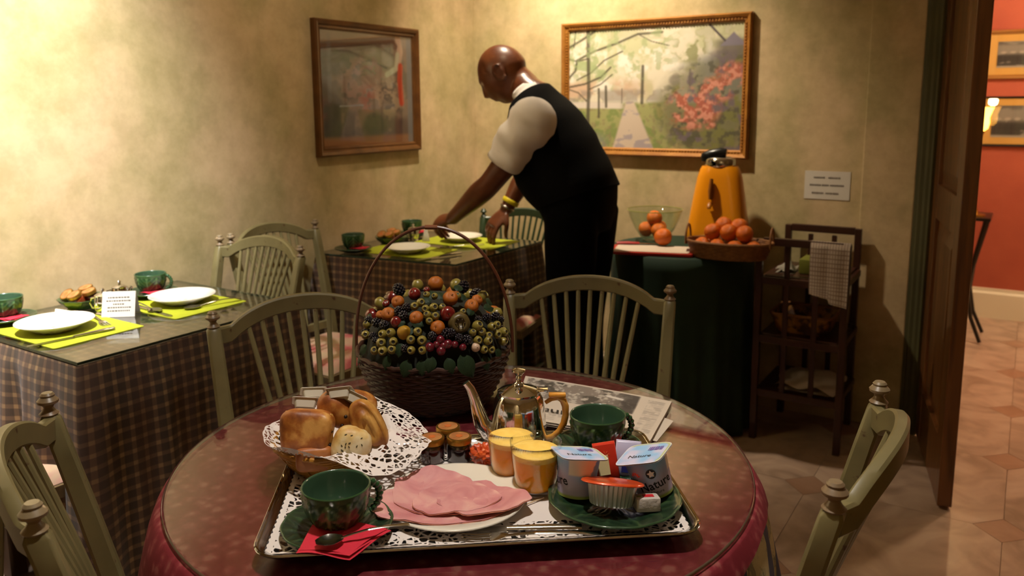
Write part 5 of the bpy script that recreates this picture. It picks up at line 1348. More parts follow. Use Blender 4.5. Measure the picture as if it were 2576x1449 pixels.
BACKN = {'hip': 'yellow green rose hip on the far side of the fruit basket', 'orange': 'orange mandarin on the far side of the fruit basket', 'berry': 'blackberry on the far side of the fruit basket', 'red': 'dark red apple on the far side of the fruit basket'}
for i_ in range(46):      # the far side of the mound, turned away from the camera
    row_ = [0]*18 + [1]*14 + [2]*9 + [3]*5; k_ = row_.index(row_[i_]); n_ = row_.count(row_[i_])
    az = YAW + math.pi/2 + math.radians(-80 + 160*(i_ - k_ + .5)/n_ + rnd.uniform(-4, 4)); el = math.radians((6, 24, 42, 60)[row_[i_]] + rnd.uniform(-4, 4))
    kind = ['hip', 'berry', 'hip', 'orange', 'hip', 'berry', 'hip', 'red'][i_ % 8]; r_ = {'hip': .0125, 'berry': .0125, 'orange': .0170, 'red': .0165}[kind]
    dv = Vector((math.cos(az)*math.cos(el), math.sin(az)*math.cos(el), math.sin(el))); p_ = MO + Vector((dv.x*MR.x, dv.y*MR.y, dv.z*MR.z))*.93
    o_ = dup(protos[kind], p_, 0, BACKN[kind]); o_.rotation_euler = (dv + Vector((rnd.uniform(-.4, .4), rnd.uniform(-.4, .4), 0))).to_track_quat('Z', 'Y').to_euler(); o_.scale = (r_,)*3
def leaf_mesh(w_=.35):
    mb = MB()
    def f(u, v): x = v; hw = w_*math.sin(math.pi*v**.8)**.9; return Vector(((u-.5)*2*hw, x, .10*math.sin(v*2.6) - .12*abs(u-.5) + .012*math.cos(v*30)))
    mb.grid(f, 6, 10); return mb.mesh('leaf', True, 4)
lme = leaf_mesh(); lme.materials.append(leaf_m); lme2 = leaf_mesh(.24); lme2.materials.append(grey_leaf_m)
LV = [(205, 900, 95, 2.3, 1), (580, 965, 120, 2.9, 0), (1010, 925, 170, -2.6, 0), (780, 935, 110, 2.9, 0), (1400, 765, 80, -1.9, 0), (1200, 540, 100, -1.0, 0), (1240, 515, 90, -.7, 0), (985, 400, 90, -.3, 0), (800, 470, 90, .2, 0), (700, 690, 90, 1.0, 0), (560, 850, 90, 2.0, 0), (960, 720, 80, -1.4, 0), (280, 610, 90, 1.2, 0), (870, 470, 90, .4, 0), (1040, 480, 80, 0, 0), (620, 700, 80, 2.5, 0), (530, 830, 90, 3.0, 0), (1380, 700, 90, -1.5, 0), (420, 930, 100, 2.9, 0), (700, 960, 110, 3.1, 0), (900, 950, 110, -2.8, 0), (1200, 930, 110, -2.7, 0), (1300, 880, 90, -2.2, 0), (240, 850, 100, 2.0, 0), (180, 930, 90, 2.4, 1), (1080, 600, 80, -.5, 0), (760, 500, 70, .5, 0), (560, 660, 80, 1.5, 0)]
for cx_, cy_, sz, an, kd in LV:
    p_, n = on_mound(840 + cx_/3.15, 600 + cy_/3.15, .004); s_ = sz/3.15*1.68/FPX*1.15
    dirv = (CR*-math.sin(an) + CU*math.cos(an)); dirv = (dirv - n*dirv.dot(n)).normalized(); side = dirv.cross(n)
    M_ = Matrix((side, dirv, n)).transposed().to_4x4()
    o_ = bpy.data.objects.new('leaf', lme2 if kd else lme); COL.objects.link(o_); o_.parent = t; o_.matrix_local = Matrix.Translation(p_ - FB) @ M_ @ Matrix.Scale(s_, 4)
MB().lathe([(.140, 0), (.13, .05), (.10, .09), (.05, .115), (0, .122)], 32, c=(0, 0, .10), cap=False).build('moss_filling', mat('moss', '#0f1408', .9, col2='#1c1a0c', nscale=40), t)
# ================================================================== place settings on the two checked tables
lime_m = mat('lime_placemat', '#a8ae1c', .75, col2='#9aa018', nscale=30, bump=.2, bscale=300)
def floral_plate():
    M, N, L, b = nodes('floral_plate_print'); tc = N.new('ShaderNodeTexCoord')
    gr = N.new('ShaderNodeVectorMath'); gr.operation = 'DISTANCE'; gr.inputs[1].default_value = (.012, -.02, .006); L.new(tc.outputs['Object'], gr.inputs[0])
    v = N.new('ShaderNodeTexVoronoi'); v.inputs['Scale'].default_value = 60; L.new(tc.outputs['Object'], v.inputs[0])
    m1 = N.new('ShaderNodeMapRange'); m1.inputs[1].default_value = .055; m1.inputs[2].default_value = .035; L.new(gr.outputs['Value'], m1.inputs[0])
    m2 = N.new('ShaderNodeMapRange'); m2.inputs[1].default_value = .5; m2.inputs[2].default_value = .3; L.new(v.outputs['Distance'], m2.inputs[0])
    k = math_node(N, L, 'MULTIPLY', m1.outputs[0], m2.outputs[0]); r = ramp(N, [(0, '#b86a70'), (.4, '#c8a040'), (.6, '#7a8a4a'), (1, '#a87888')], 'CONSTANT'); L.new(v.outputs['Color'], r.inputs[0])
    mx = N.new('ShaderNodeMixRGB'); L.new(k, mx.inputs[0]); mx.inputs[1].default_value = lin('#d9d3c8'); L.new(r.outputs[0], mx.inputs[2]); L.new(mx.outputs[0], b.inputs['Base Color'])
    b.inputs['Roughness'].default_value = .15; b.inputs['Coat Weight'].default_value = .4; return M
fplate_m = floral_plate()
deep = [(0, .004), (.045, .004), (.055, .006), (.070, .014), (.084, .0225), (.095, .027), (.098, .0275), (.098, .026), (.086, .020), (.070, .0115), (.055, .003), (.050, 0), (0, .001)]
deep_me = MB().lathe(deep, 64).mesh('deep_plate', True, 4)
def plate(x, y, label, rz=0.0, k=1.0):
    o = link('deep_plate', deep_me, fplate_m, None, (x, y, TZ + .0022), rz); o.scale = (k, k, k); tag(o, label, 'plate', 'white floral deep plates')
def placemat(x0_, x1_, y0_, y1_, label, rz=0.0):
    mb = MB(); mb.poly(rrect(x1_-x0_, y1_-y0_, .006, 3), 0, .0016); tag(mb.build('placemat', lime_m, None, smooth=False, loc=((x0_+x1_)/2, (y0_+y1_)/2, TZ + .0004), rotz=rz), label, 'placemat', 'lime green placemats')
def setting_cup(x, y, rz, l1, l2, l3, nap_rot):
    dup(cup0, (x, y, TZ + .0075), rz, l1); dup(sau0, (x, y, TZ + .001), rz*.5, l2)
    napkin(l3, (x, y, TZ + .001), nap_rot, [(-.01, -.045), (.05, -.06), (.072, -.005), (.01, .02)], 2, .0215, sag=.02)
placemat(-2.40, -2.03, 1.040, 1.290, 'lime green placemat at the near end of the left wall table')
placemat(-2.40, -2.02, 1.380, 1.632, 'lime green placemat at the far end of the left wall table')
plate(-2.205, 1.14, 'white floral deep plate at the near end of the left wall table', .6)
plate(-2.175, 1.515, 'white floral deep plate at the far end of the left wall table', .9)
q = P(32, 803, TZ); setting_cup(max(q.x, WA + .115), q.y - .03, 2.2, 'green leaf cup cut by the left edge of the photo', 'green leaf saucer cut by the left edge of the photo', 'red paper napkin on the saucer at the left edge', CRZ)
q = P(382, 738, TZ + .01); setting_cup(q.x, q.y, CRZ + .1, 'green leaf cup at the far end of the left wall table', 'green leaf saucer at the far end of the left wall table', 'red paper napkin under the far cup on the left wall table', CRZ - .2)
def lay2(name, cat, label, fn, a, b2, group):
    return lay(name, cat, label, fn, P(*a, TZ + .004), P(*b2, TZ + .004), TZ + .0024, group)
def spoon_parts(t):
    o = link('spoon_body', spoon_me, None, t); o.scale = (1.4, 1.4, 1.4)
lay2('table_knife', 'knife', 'steel knife at the front of the near placemat on the left wall table', knife_parts, (98, 866), (262, 833), 'knives on the wall tables')
lay2('table_fork', 'fork', 'steel fork right of the near plate on the left wall table', fork_parts, (275, 822), (215, 786), 'forks on the wall tables')
lay2('table_spoon', 'spoon', 'steel spoon in front of the far plate on the left wall table', spoon_parts, (396, 784), (330, 765), 'spoons on the wall tables')
lay2('table_spoon', 'spoon', 'steel spoon right of the far plate on the left wall table', spoon_parts, (480, 776), (590, 757), 'spoons on the wall tables')
lay2('table_knife', 'knife', 'steel knife left of the far plate on the left wall table', knife_parts, (420, 792), (345, 772), 'knives on the wall tables')
# jam bowls with jars
def bowl_of_jars(c, label, group, labs):
    t = thing('jam_dish', label, 'bowl', (c.x, c.y, TZ + .001), 0, group)
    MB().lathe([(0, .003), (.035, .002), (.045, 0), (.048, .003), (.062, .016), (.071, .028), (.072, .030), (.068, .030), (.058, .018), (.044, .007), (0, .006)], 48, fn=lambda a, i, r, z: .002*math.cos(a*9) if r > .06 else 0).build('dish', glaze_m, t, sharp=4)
    for (dx, dy, dz, tilt, cc), lab in zip(((-.026, -.012, .012, .75, '#5a2608'), (.020, .018, .012, .35, '#3a0c06'), (.022, -.024, .012, .5, '#7a2a0a'), (-.012, .026, .016, .3, '#2a0a08')), labs):
        j = make_jar(lab, cc, group + ' jars'); j.location = (c.x + dx, c.y + dy, TZ + dz + .001); j.rotation_euler = (tilt*.8, -tilt*.5, CRZ)
bowl_of_jars(P(212, 764, TZ + .01), 'green leaf dish of jam jars on the left wall table', 'jam dishes', ['tilted jam jar facing the camera in the left table dish', 'upright jam jar at the back of the left table dish', 'jam jar at the front right of the left table dish', 'jam jar leaning at the far left of the left table dish'])
bowl_of_jars(P(985, 606, TZ + .01), 'green leaf dish of jam jars on the corner table', 'jam dishes', ['tilted jam jar at the left of the corner table dish', 'upright jam jar at the back of the corner table dish', 'jam jar at the front of the corner table dish', 'jam jar at the far side of the corner table dish'])
def creamer(c, label, rz):
    t = thing('silver_creamer', label, 'creamer', (c.x, c.y, TZ + .001), rz, 'small silver lidded creamers')
    MB().lathe([(0, 0), (.022, 0), (.025, .002), (.020, .006), (.024, .012), (.0255, .03), (.023, .046), (.0215, .052), (0, .052)], 32).build('pot', silver_m, t)
    MB().lathe([(.0225, .0515), (.023, .054), (.016, .059), (.006, .062), (.004, .066), (.007, .070), (.004, .074), (0, .0745)], 24).build('lid', silver_m, t)
    MB().tube([(-.022, 0, .046), (-.034, 0, .044), (-.038, 0, .030), (-.032, 0, .016), (-.022, 0, .013)], .003, 8, up=(0, 1, 0)).build('handle', silver_m, t)
    MB().tube([(.020, 0, .032), (.028, 0, .042), (.034, 0, .052)], [.009, .006, .004], 10, up=(0, 1, 0)).build('spout', silver_m, t)
creamer(P(262, 786, TZ + .002), 'small silver creamer behind the tent card on the left wall table', CRZ); creamer(P(303, 757, TZ + .01), 'second silver creamer half hidden behind the tent card', CRZ + .4)
creamer(P(1040, 604, TZ + .002), 'small silver creamer on the corner table by the waiter\'s hand', CRZ + .8)
# tent card
def tent_card(c, rz, label, w_=.092, h_=.070):
    t = thing('tent_card', label, 'card', (c.x, c.y, TZ + .001), rz)
    for s_ in (-1, 1):
        mb = MB(); th = .0009; y = s_*.026
        mb.add([(-w_/2, y, 0), (w_/2, y, 0), (w_/2, 0, h_), (-w_/2, 0, h_), (-w_/2, y + s_*th, 0), (w_/2, y + s_*th, 0), (w_/2, s_*th, h_), (-w_/2, s_*th, h_)], [(0, 1, 2, 3), (7, 6, 5, 4), (0, 4, 5, 1), (1, 5, 6, 2), (2, 6, 7, 3), (3, 7, 4, 0)])
        pn = mb.build('panel', mat('card_white', '#c4bfb8', .6), t, smooth=False)
        if s_ < 0:
            b = MB()
            for k, (x0_, l) in enumerate(((-.03, .06), (-.034, .066), (-.015, .03), (-.03, .058), (-.03, .06))):
                q_ = .76 - k*.13; yy = y*(1-q_) - th - .0004; n = 0
                while n < l:
                    s2 = rnd.uniform(.003, .007); b.box((x0_ + n + s2/2, yy, h_*q_), (s2, .0004, .0042)); n += s2 + .0018
            b.build('printed_lines', ink_m, pn, smooth=False)['kind'] = 'stuff'
tent_card(P(305, 790, TZ + .003), CRZ + .12, 'white folded tent card standing between the left table settings')
butter('white butter portion behind the near plate on the left wall table', 158, 790, TZ + .012, (.2, .3, CRZ + .5))
# corner table
placemat(-2.34, -1.98, 2.462, 2.690, 'lime green placemat at the near side of the corner table', .06)
placemat(-2.28, -1.875, 2.765, 3.01, 'lime green placemat at the far side of the corner table', .03)
plate(-2.13, 2.545, 'white deep plate at the near side of the corner table, below the cane handle', 0, .95)
plate(-2.105, 2.885, 'white deep plate between the waiter\'s hands on the corner table', .4, .95)
q = P(885, 628, TZ + .012); setting_cup(q.x, q.y + .01, 2.6, 'green leaf cup at the left of the corner table', 'green leaf saucer at the left of the corner table', 'red paper napkin beside the cup on the corner table', CRZ)
q = P(1045, 596, TZ + .012); setting_cup(max(q.x, WA+.1) - .06, q.y + .05, 2.4, 'green leaf cup half hidden behind the waiter\'s hand', 'green leaf saucer behind the waiter\'s hand', 'red paper napkin behind the waiter\'s hand', CRZ + 1)
lay2('table_knife', 'knife', 'steel knife at the front of the near placemat on the corner table', knife_parts, (1062, 652), (1145, 640), 'knives on the wall tables')
lay2('table_fork', 'fork', 'steel fork in front of the far plate on the corner table', fork_parts, (1130, 622), (1195, 618), 'forks on the wall tables')
# white paper cone the waiter is setting down
q = P(1072, 606, TZ + .002); t = thing('napkin_cone', 'small white paper cone under the waiter\'s left hand', 'napkin', (q.x, q.y, TZ + .001))
MB().lathe([(.016, 0), (.017, .002), (.011, .03), (.005, .058), (.001, .072)], 14, fn=lambda a, i, r, z: .002*math.cos(a*3)).build('folded_paper', mat('cone_white', '#d0c8c0', .7), t)

# ================================================================== juice table
orange_m = mat('orange_peel', '#d2680c', .38, col2='#c85a08', nscale=14, bump=.35, bscale=260)
or_me = None
def orange(p_, r_, label, group):
    global or_me
    t = thing('orange', label, 'orange', p_, rnd.random()*6, group); t.rotation_euler = (rnd.uniform(-.6, .6), rnd.uniform(-.6, .6), rnd.random()*6)
    if or_me is None:
        or_me = MB().lathe([(0, -.96), (.3, -.94), (.7, -.7), (.95, -.25), (1, .05), (.93, .4), (.66, .75), (.3, .92), (.08, .93), (0, .91)], 26, cap=False).mesh('peel', True, 4); or_me.materials.append(orange_m)
        orange.st = MB().lathe([(0, .90), (.07, .90), (.06, .95), (0, .96)], 8).mesh('stem_button'); orange.st.materials.append(mat('stem_green', '#5a5a24', .7))
    for me in (or_me, orange.st):
        o = bpy.data.objects.new('peel' if me is or_me else 'stem_button', me); COL.objects.link(o); o.parent = t
    t.scale = (r_,)*3
JZ = TZ + .0005
# cutting board
ba, bb_ = P(1530, 632, TZ + .01), P(1745, 641, TZ + .01); bang = math.atan2((bb_-ba).y, (bb_-ba).x); BN = Vector((-math.sin(bang), math.cos(bang), 0)); bc = (ba + bb_)/2 + BN*.085
t = thing('cutting_board', 'white cutting board with a red rim beside the glass bowl', 'cutting board', (bc.x, bc.y, JZ), bang)
MB().poly(rrect(.335, .185, .02), 0, .010).build('rim', mat('board_red', '#a81c18', .4), t, smooth=False); MB().poly(rrect(.30, .155, .014), .009, .0125).build('surface', mat('board_white', '#c8b6a4', .5), t, smooth=False)
MB().poly(rrect(.02, .07, .009), .0120, .0128).xf(Matrix.Translation((.146, 0, .0005))).build('grip_hole', mat('board_dark', '#3a0c0a', .6), t, smooth=False)
ka = P(1575, 611, TZ + .014); t = thing('paring_knife', 'red handled knife lying on the cutting board', 'knife', (ka.x + .02, ka.y - .03, JZ + .0135), bang + .1)
MB().tube([(-.045, 0, .006), (0, 0, .007), (.05, 0, .006)], [.008, .010, .007], 10, flat=.6).build('handle', mat('knife_red', '#a01418', .35), t)
MB().add([(.05, -.008, .005), (.11, -.006, .004), (.125, .004, .004), (.05, .006, .006)], [(0, 1, 2, 3)])
kb = MB(); kb.rings([[Vector((x, -w_, .0052)), Vector((x, w_, .0056)), Vector((x, w_*.9, .0044))] for x, w_ in ((.05, .008), (.09, .007), (.12, .003))]); kb.build('blade', cut_m, t, sharp=.4)
# glass bowl and oranges
gb = Vector((-1.375, 3.335, JZ)); t = thing('glass_bowl', 'clear glass bowl holding oranges on the juicer table', 'bowl', gb)
MB().lathe([(0, .004), (.035, .002), (.042, 0), (.045, .004), (.062, .018), (.088, .055), (.108, .100), (.121, .138), (.1225, .1395), (.119, .1385), (.1055, .1005), (.0855, .056), (.060, .0205), (.043, .009), (0, .0075)], 56, cap=False).build('bowl', bowl_glass_m, t, sharp=4)
MB().tube([(.121*math.cos(2*math.pi*i/56), .121*math.sin(2*math.pi*i/56), .139) for i in range(56)], .0022, 6, closed=True).build('rim', mat('glass_rim_tint', '#8a8a4a', .12, spec=.9), t)
for (dx, dy, dz), lab in (((-.035, -.012, .050), 'orange at the left in the glass bowl'), ((.030, -.025, .050), 'orange at the right in the glass bowl'), ((.005, .038, .052), 'orange at the back in the glass bowl'), ((.000, -.004, .100), 'orange on top of the others in the glass bowl')):
    orange(gb + Vector((dx, dy, dz)), .0345, lab, 'oranges in the glass bowl')
q = P(1671, 612, JZ + .02); orange(Vector((q.x, q.y - .015, JZ + .0125 + .037)), .0375, 'single orange on the cutting board in front of the bowl', 'oranges on the juicer table')
# juicer
jc = Vector((-1.125, 3.445, JZ)); t = thing('citrus_juicer', 'orange citrus juicer machine with black and chrome top', 'juicer', jc, .12); t.scale = (1.2, .92, 1.04)
jo = mat('juicer_orange', '#d8860c', .3, coat=.4); blk = mat('black_plastic', '#0c0b0a', .3); chrome = mat('chrome', '#c8c4bc', .1, 1.0)
R = []
for z, w_, d_, yo, rr_ in ((0, .215, .150, 0, .05), (.012, .225, .158, 0, .05), (.05, .218, .15, 0, .05), (.12, .20, .14, .002, .05), (.20, .18, .128, .004, .05), (.27, .160, .116, .006, .05), (.305, .142, .110, .006, .05), (.318, .128, .10, .006, .045)):
    R.append([Vector((x + (.0 if True else 0), y + yo, z)) for x, y in rrect(w_, d_, rr_, 6)])
mb = MB(); mb.rings(R); mb.build('housing', jo, t, sharp=1.0)
MB().lathe([(0, .316), (.052, .316), (.055, .320), (.055, .345), (.050, .352), (.030, .358), (0, .360)], 40, c=(0, .004, 0)).build('chrome_collar', chrome, t)
MB().tube([(-.055, 0, .352), (-.03, -.005, .366), (.005, -.005, .376), (.022, -.004, .374)], [.022, .022, .020, .016], 14).build('pressing_lever', blk, t)
MB().lathe([(.0, 0), (.022, .002), (.026, .02), (.022, .035), (0, .04)], 20, c=(-.045, 0, .335)).build('lever_hub', blk, t)
MB().tube([(-.018, -.071, .27), (-.018, -.076, .22), (-.018, -.078, .185)], [.012, .020, .014], 12, flat=.5).build('spout_recess', mat('juicer_recess', '#7a4408', .5), t)
MB().tube([(-.020, -.075, .165), (-.020, -.094, .158), (-.020, -.098, .150)], [.010, .009, .007], 10).build('spout', mat('juicer_spout', '#9a5a0c', .4), t)
MB().cbox((0, -.035, .006), (.20, .13, .012), .004).build('foot', blk, t)
# wicker tray of oranges
wc = Vector((-.968, 3.105, JZ)); t = thing('orange_basket', 'shallow wicker basket of oranges with two loop handles', 'basket', wc, .1)
wick2 = mat('brown_wicker', '#6a3e1a', .6, col2='#8a5a2c', nscale=60)
for k in range(9):
    z = .004 + k*.0068; s_ = 1 + .02*k
    pts = [((.140*s_ + .002*math.sin(i*math.pi*.5 + (k % 2)*math.pi))*math.cos(2*math.pi*i/80), (.082*s_ + .002*math.sin(i*math.pi*.5 + (k % 2)*math.pi))*math.sin(2*math.pi*i/80), z) for i in range(80)]
    MB().tube(pts, .0038, 6, closed=True).build('wicker_strand', wick2, t)
mb = MB(); mb.add([(.138*math.cos(2*math.pi*i/40), .080*math.sin(2*math.pi*i/40), z) for z in (.001, .006) for i in range(40)], [tuple(range(39, -1, -1)), tuple(range(40, 80))] + [(i, (i+1) % 40, 40 + (i+1) % 40, 40 + i) for i in range(40)]); mb.build('base', wick2, t, smooth=False)
MB().tube([(.167*math.cos(2*math.pi*i/60), .098*math.sin(2*math.pi*i/60), .064) for i in range(60)], .006, 8, closed=True).build('rim', wick2, t)
for s_ in (-1, 1):
    MB().tube([(s_*.162, .040*math.cos(a), .062 + .062*math.sin(a)) for a in np.linspace(-.2, math.pi + .2, 17)], .0042, 8).build('loop_handle', wick2, t)
k = 0
for dx, dy, dz in ((-.10, -.02, .042), (-.035, -.035, .042), (.035, -.035, .042), (.10, -.02, .042), (-.07, .035, .042), (0, .03, .042), (.07, .035, .042), (-.065, -.005, .098), (.0, -.008, .100), (.062, -.005, .098), (.03, .03, .12), (-.03, .025, .122)):
    lab = ['orange low at the left end of the wicker basket', 'orange low at the front left of the wicker basket', 'orange low at the front right of the wicker basket', 'orange low at the right end of the wicker basket', 'orange low at the back left of the wicker basket', 'orange low at the back middle of the wicker basket', 'orange low at the back right of the wicker basket', 'orange in the second layer at the left of the wicker basket', 'orange in the second layer at the middle of the wicker basket', 'orange in the second layer at the right of the wicker basket', 'topmost orange at the right of the wicker basket', 'topmost orange at the left of the wicker basket'][k]; k += 1
    orange(wc + Vector((dx, dy, dz)), .034, lab, 'oranges in the wicker basket')

# ================================================================== wooden trolley
tw_m = mat('mahogany', '#2c1409', .4, col2='#3a1c0e', nscale=10, coat=.2)
t = thing('wooden_trolley', 'dark wooden slatted trolley standing in front of the back wall', 'trolley', (-.708, 3.375, 0))
xf_, xb_ = .163, .140
def tp_(name, c, d): MB().cbox(c, d, .003).build(name, tw_m, t, smooth=False)
for s_ in (-1, 1):
    tp_('front_post', (s_*xf_, -.175, .415), (.026, .026, .83)); tp_('back_post', (s_*xb_, .175, .4225), (.026, .026, .845))
for y, x_, zt, nm in ((-.175, xf_, .822, 'front'), (.175, xb_, .834, 'back')):
    tp_(nm + '_top_rail', (0, y, zt), (2*x_ - .026, .022, .030))
    for k in (-1, 1): tp_(nm + '_slat', (k*x_*.34, y, .51), (.020, .012, .60))
    for z in (.665, .425, .20): tp_(nm + '_rail', (0, y, z), (2*x_ - .026, .018, .030))
for z in (.685, .445, .215): tp_('shelf', (0, 0, z - .006), (.285, .334, .012))
for s_ in (-1, 1):
    for z in (.665, .425, .20): tp_('side_rail', (s_*(xf_+xb_)/2, 0, z), (.018, .325, .026))
# things on the trolley
oc = Vector((-.708, 3.375, 0))
mb = MB(); mb.cbox((0, 0, .03), (.085, .12, .06), .006); tag(mb.build('green_box', mat('olive_box', '#6a6a1c', .6), None, loc=oc + Vector((.01, -.03, .6855))), 'olive green box on the top shelf of the trolley', 'box')
mb = MB(); mb.grid(lambda u, v: Vector(((u-.5)*.07, (v-.5)*.10, .012 + .030*math.sin(math.pi*u)*math.sin(math.pi*v) + .006*math.sin(u*9+v*5))), 12, 12); mb.grid(lambda u, v: Vector(((u-.5)*.07, (v-.5)*.10, 0)), 2, 2); tag(mb.build('folded_cloth', mat('grey_cloth', '#8a8274', .85), None, sharp=4, loc=oc + Vector((-.085, -.05, .6855))), 'folded grey cloth on the left of the trolley top shelf', 'cloth')
t2 = thing('shelf_basket', 'patterned yellow brown basket on the middle shelf of the trolley', 'basket', oc + Vector((-.01, -.02, .4455)))
R = [[Vector((x, y, z)) for x, y in rrect(w_, d_, .03)] for z, w_, d_ in ((0, .19, .18), (.03, .21, .20), (.075, .235, .22))]
mb = MB(); mb.rings(R, True, False); mb.build('woven_side', mat('basket_pattern', '#8a5a1c', .7, col2='#3a2008', nscale=26, namt=.12), t2, sharp=1.2)
MB().tube([(x, y, .077) for x, y in rrect(.237, .222, .031)], .006, 8, closed=True).build('rim', wick2, t2)
mb = MB()
def wcf(u, v): x, y = (u-.5)*2, (v-.5)*2; return Vector((x*.115 + .01*math.sin(v*9), y*.13, .014 + .035*max(0, 1-x*x*.8)*max(0, 1-y*y*.7) + .010*math.sin(u*11)*math.cos(v*8)))
mb.grid(wcf, 24, 24); mb.grid(lambda u, v: Vector(((u-.5)*.2, (v-.5)*.24, .001)), 2, 2); tag(mb.build('white_cloth', mat('crumpled_white_cloth', '#b8a898', .85), None, sharp=4, loc=oc + Vector((.02, -.02, .2155))), 'crumpled white cloth on the bottom shelf of the trolley', 'cloth')
# checked tea towel over the front rail
def towel_mat():
    M, N, L, b = nodes('checked_tea_towel'); uv = N.new('ShaderNodeUVMap'); sp = N.new('ShaderNodeSeparateXYZ'); L.new(uv.outputs[0], sp.inputs[0])
    def ln(o, per, wd): 
        f = math_node(N, L, 'FRACT', math_node(N, L, 'DIVIDE', o, per)); return math_node(N, L, 'LESS_THAN', f, wd)
    k = math_node(N, L, 'MAXIMUM', ln(sp.outputs[0], .0105, .28), ln(sp.outputs[1], .0105, .28))
    r = ramp(N, [(0, '#a8988a'), (1, '#7e6a5c')]); L.new(k, r.inputs[0]); L.new(r.outputs[0], b.inputs['Base Color']); b.inputs['Roughness'].default_value = .9; return M
tw = MB(); path = [(.018, -.10), (.018, 0), (.010, .012), (0, .017), (-.010, .012), (-.018, 0), (-.0215, -.06), (-.021, -.12), (-.022, -.165), (-.024, -.205)]
def twf(u, v):
    i = min(int(v*9), 8); f = v*9 - i; y = path[i][0]*(1-f) + path[i+1][0]*f; z = path[i][1]*(1-f) + path[i+1][1]*f
    x = (u-.5)*.148*(1 - .06*v) + .004*v
    if v > .9: z -= .025*u*(v-.9)*10 - .02*(u < .55)*(v-.9)*8
    return Vector((x, y - .003*abs(math.sin(u*7))*(v > .55), z))
tw.grid(twf, 20, 36, uv=lambda u, v: (u*.148, v*.33)); tag(tw.build('tea_towel', towel_mat(), None, sharp=4, loc=oc + Vector((.10, -.175, .8225))), 'checked white tea towel hanging over the front rail of the trolley', 'towel')

# ================================================================== hall furniture
ht = thing('hall_side_table', 'dark slender legged side table in the red hall', 'side table', (-.36, 5.30, 0))
dk = mat('black_lacquer', '#100a08', .3)
MB().cbox((0, 0, .712), (.42, .30, .018), .004).build('tabletop', dk, ht)
for sx in (-1, 1):
    for sy in (-1, 1):
        MB().tube([(sx*.19, sy*.12, .703), (sx*.17, sy*.11, .60), (sx*.135, sy*.09, .42), (sx*.125, sy*.085, .28), (sx*.15, sy*.10, .14), (sx*.205, sy*.13, .008)], [.016, .015, .013, .012, .011, .010], 8).build('leg', dk, ht)
MB().cbox((0, 0, .20), (.25, .02, .015), .003).build('stretcher', dk, ht)
lm = thing('hall_table_lamp', 'glowing tulip shaded lamp on the hall side table', 'lamp', (-.235, 5.25, .7215))
MB().lathe([(0, 0), (.055, 0), (.055, .008), (.02, .016), (.009, .05), (.007, .25), (.008, .45), (.018, .475), (0, .48)], 24).build('stem', brass_m, lm)
MB().lathe([(.012, .475), (.03, .49), (.036, .52), (.034, .55), (.046, .60), (.050, .605), (.044, .60), (.031, .55), (.033, .52), (.027, .492), (.012, .48)], 28, cap=False, fn=lambda a, i, r, z: .004*math.cos(a*6)*(z > .56)).build('tulip_shade', mat('lamp_shade_glow', '#ffd080', .5, emit='#ffb040', estr=9), lm)
l = bpy.data.lights.new('table_lamp_bulb', 'POINT'); l.energy = 4; l.color = (1, .72, .38); l.shadow_soft_size = .03
o = bpy.data.objects.new('table_lamp_bulb', l); COL.objects.link(o); o.location = (-.235, 5.25, 1.36)
# ================================================================== the waiter
YW = 2.78
def W(px, py, y=YW): return PY(px, py, y)
TANF = math.tan(math.radians(30))
SEC = [  # back pixel, front pixel, half width
    ((1358, 203), (1304, 262), .066), ((1378, 213), (1302, 283), .115), ((1402, 231), (1305, 318), .165), ((1448, 272), (1308, 372), .188),
    ((1486, 330), (1306, 425), .188), ((1514, 385), (1318, 470), .182), ((1538, 432), (1345, 505), .176), ((1549, 462), (1368, 530), .174), ((1549, 500), (1380, 556), .175)]
def torso(secs, grow, n=40, wr=0.0):
    R = []
    for bk, fr_, b in secs:
        wb_, wf = W(*bk), W(*fr_); c_ = (wb_ + wf)/2; d = wf - wb_; h_ = d.length/2; nx = d.normalized()
        a = math.sqrt(max((h_*.62)**2, h_*h_ - (b*TANF*nx.x)**2)); ring = []
        for i in range(n):
            t_ = 2*math.pi*i/n; cc, ss = math.cos(t_), math.sin(t_)
            e = .86; p_ = c_ + nx*math.copysign(abs(cc)**e, cc)*(a + grow) + Vector((0, 1, 0))*math.copysign(abs(ss)**e, ss)*(b + grow)
            if wr: p_ += nx*cc*wr*math.sin(p_.z*60 + t_*3) + Vector((0, 1, 0))*ss*wr*math.sin(p_.z*47 + t_*2)
            ring.append(p_)
        R.append(ring)
    return R
def resample(secs, m_=3):
    out = []
    for s0, s1 in zip(secs[:-1], secs[1:]):
        for k in range(m_):
            f = k/m_; lp = lambda p_, q_: tuple(p_[i]*(1-f) + q_[i]*f for i in range(2)); out.append((lp(s0[0], s1[0]), lp(s0[1], s1[1]), s0[2]*(1-f) + s1[2]*f))
    out.append(secs[-1]); return out
SEC3 = resample(SEC)
def spath(pts, m_=5):                       # smooth interpolation of (Vector, radius)
    out = []
    for i in range(len(pts)-1):
        p0 = pts[max(i-1, 0)]; p1 = pts[i]; p2 = pts[i+1]; p3 = pts[min(i+2, len(pts)-1)]
        for k in range(m_):
            t_ = k/m_; f = lambda a, b, c, d: .5*((2*b) + (c-a)*t_ + (2*a-5*b+4*c-d)*t_**2 + (3*b-a-3*c+d)*t_**3)
            out.append((Vector([f(p0[0][j], p1[0][j], p2[0][j], p3[0][j]) for j in range(3)]), f(p0[1], p1[1], p2[1], p3[1])))
    out.append(pts[-1]); return out
def limb(mb, pts, n=18):
    q = spath(pts); mb.tube([p_ for p_, r_ in q], [r_ for p_, r_ in q], n)
skin_m, N_, L_, b_ = nodes('dark_skin')
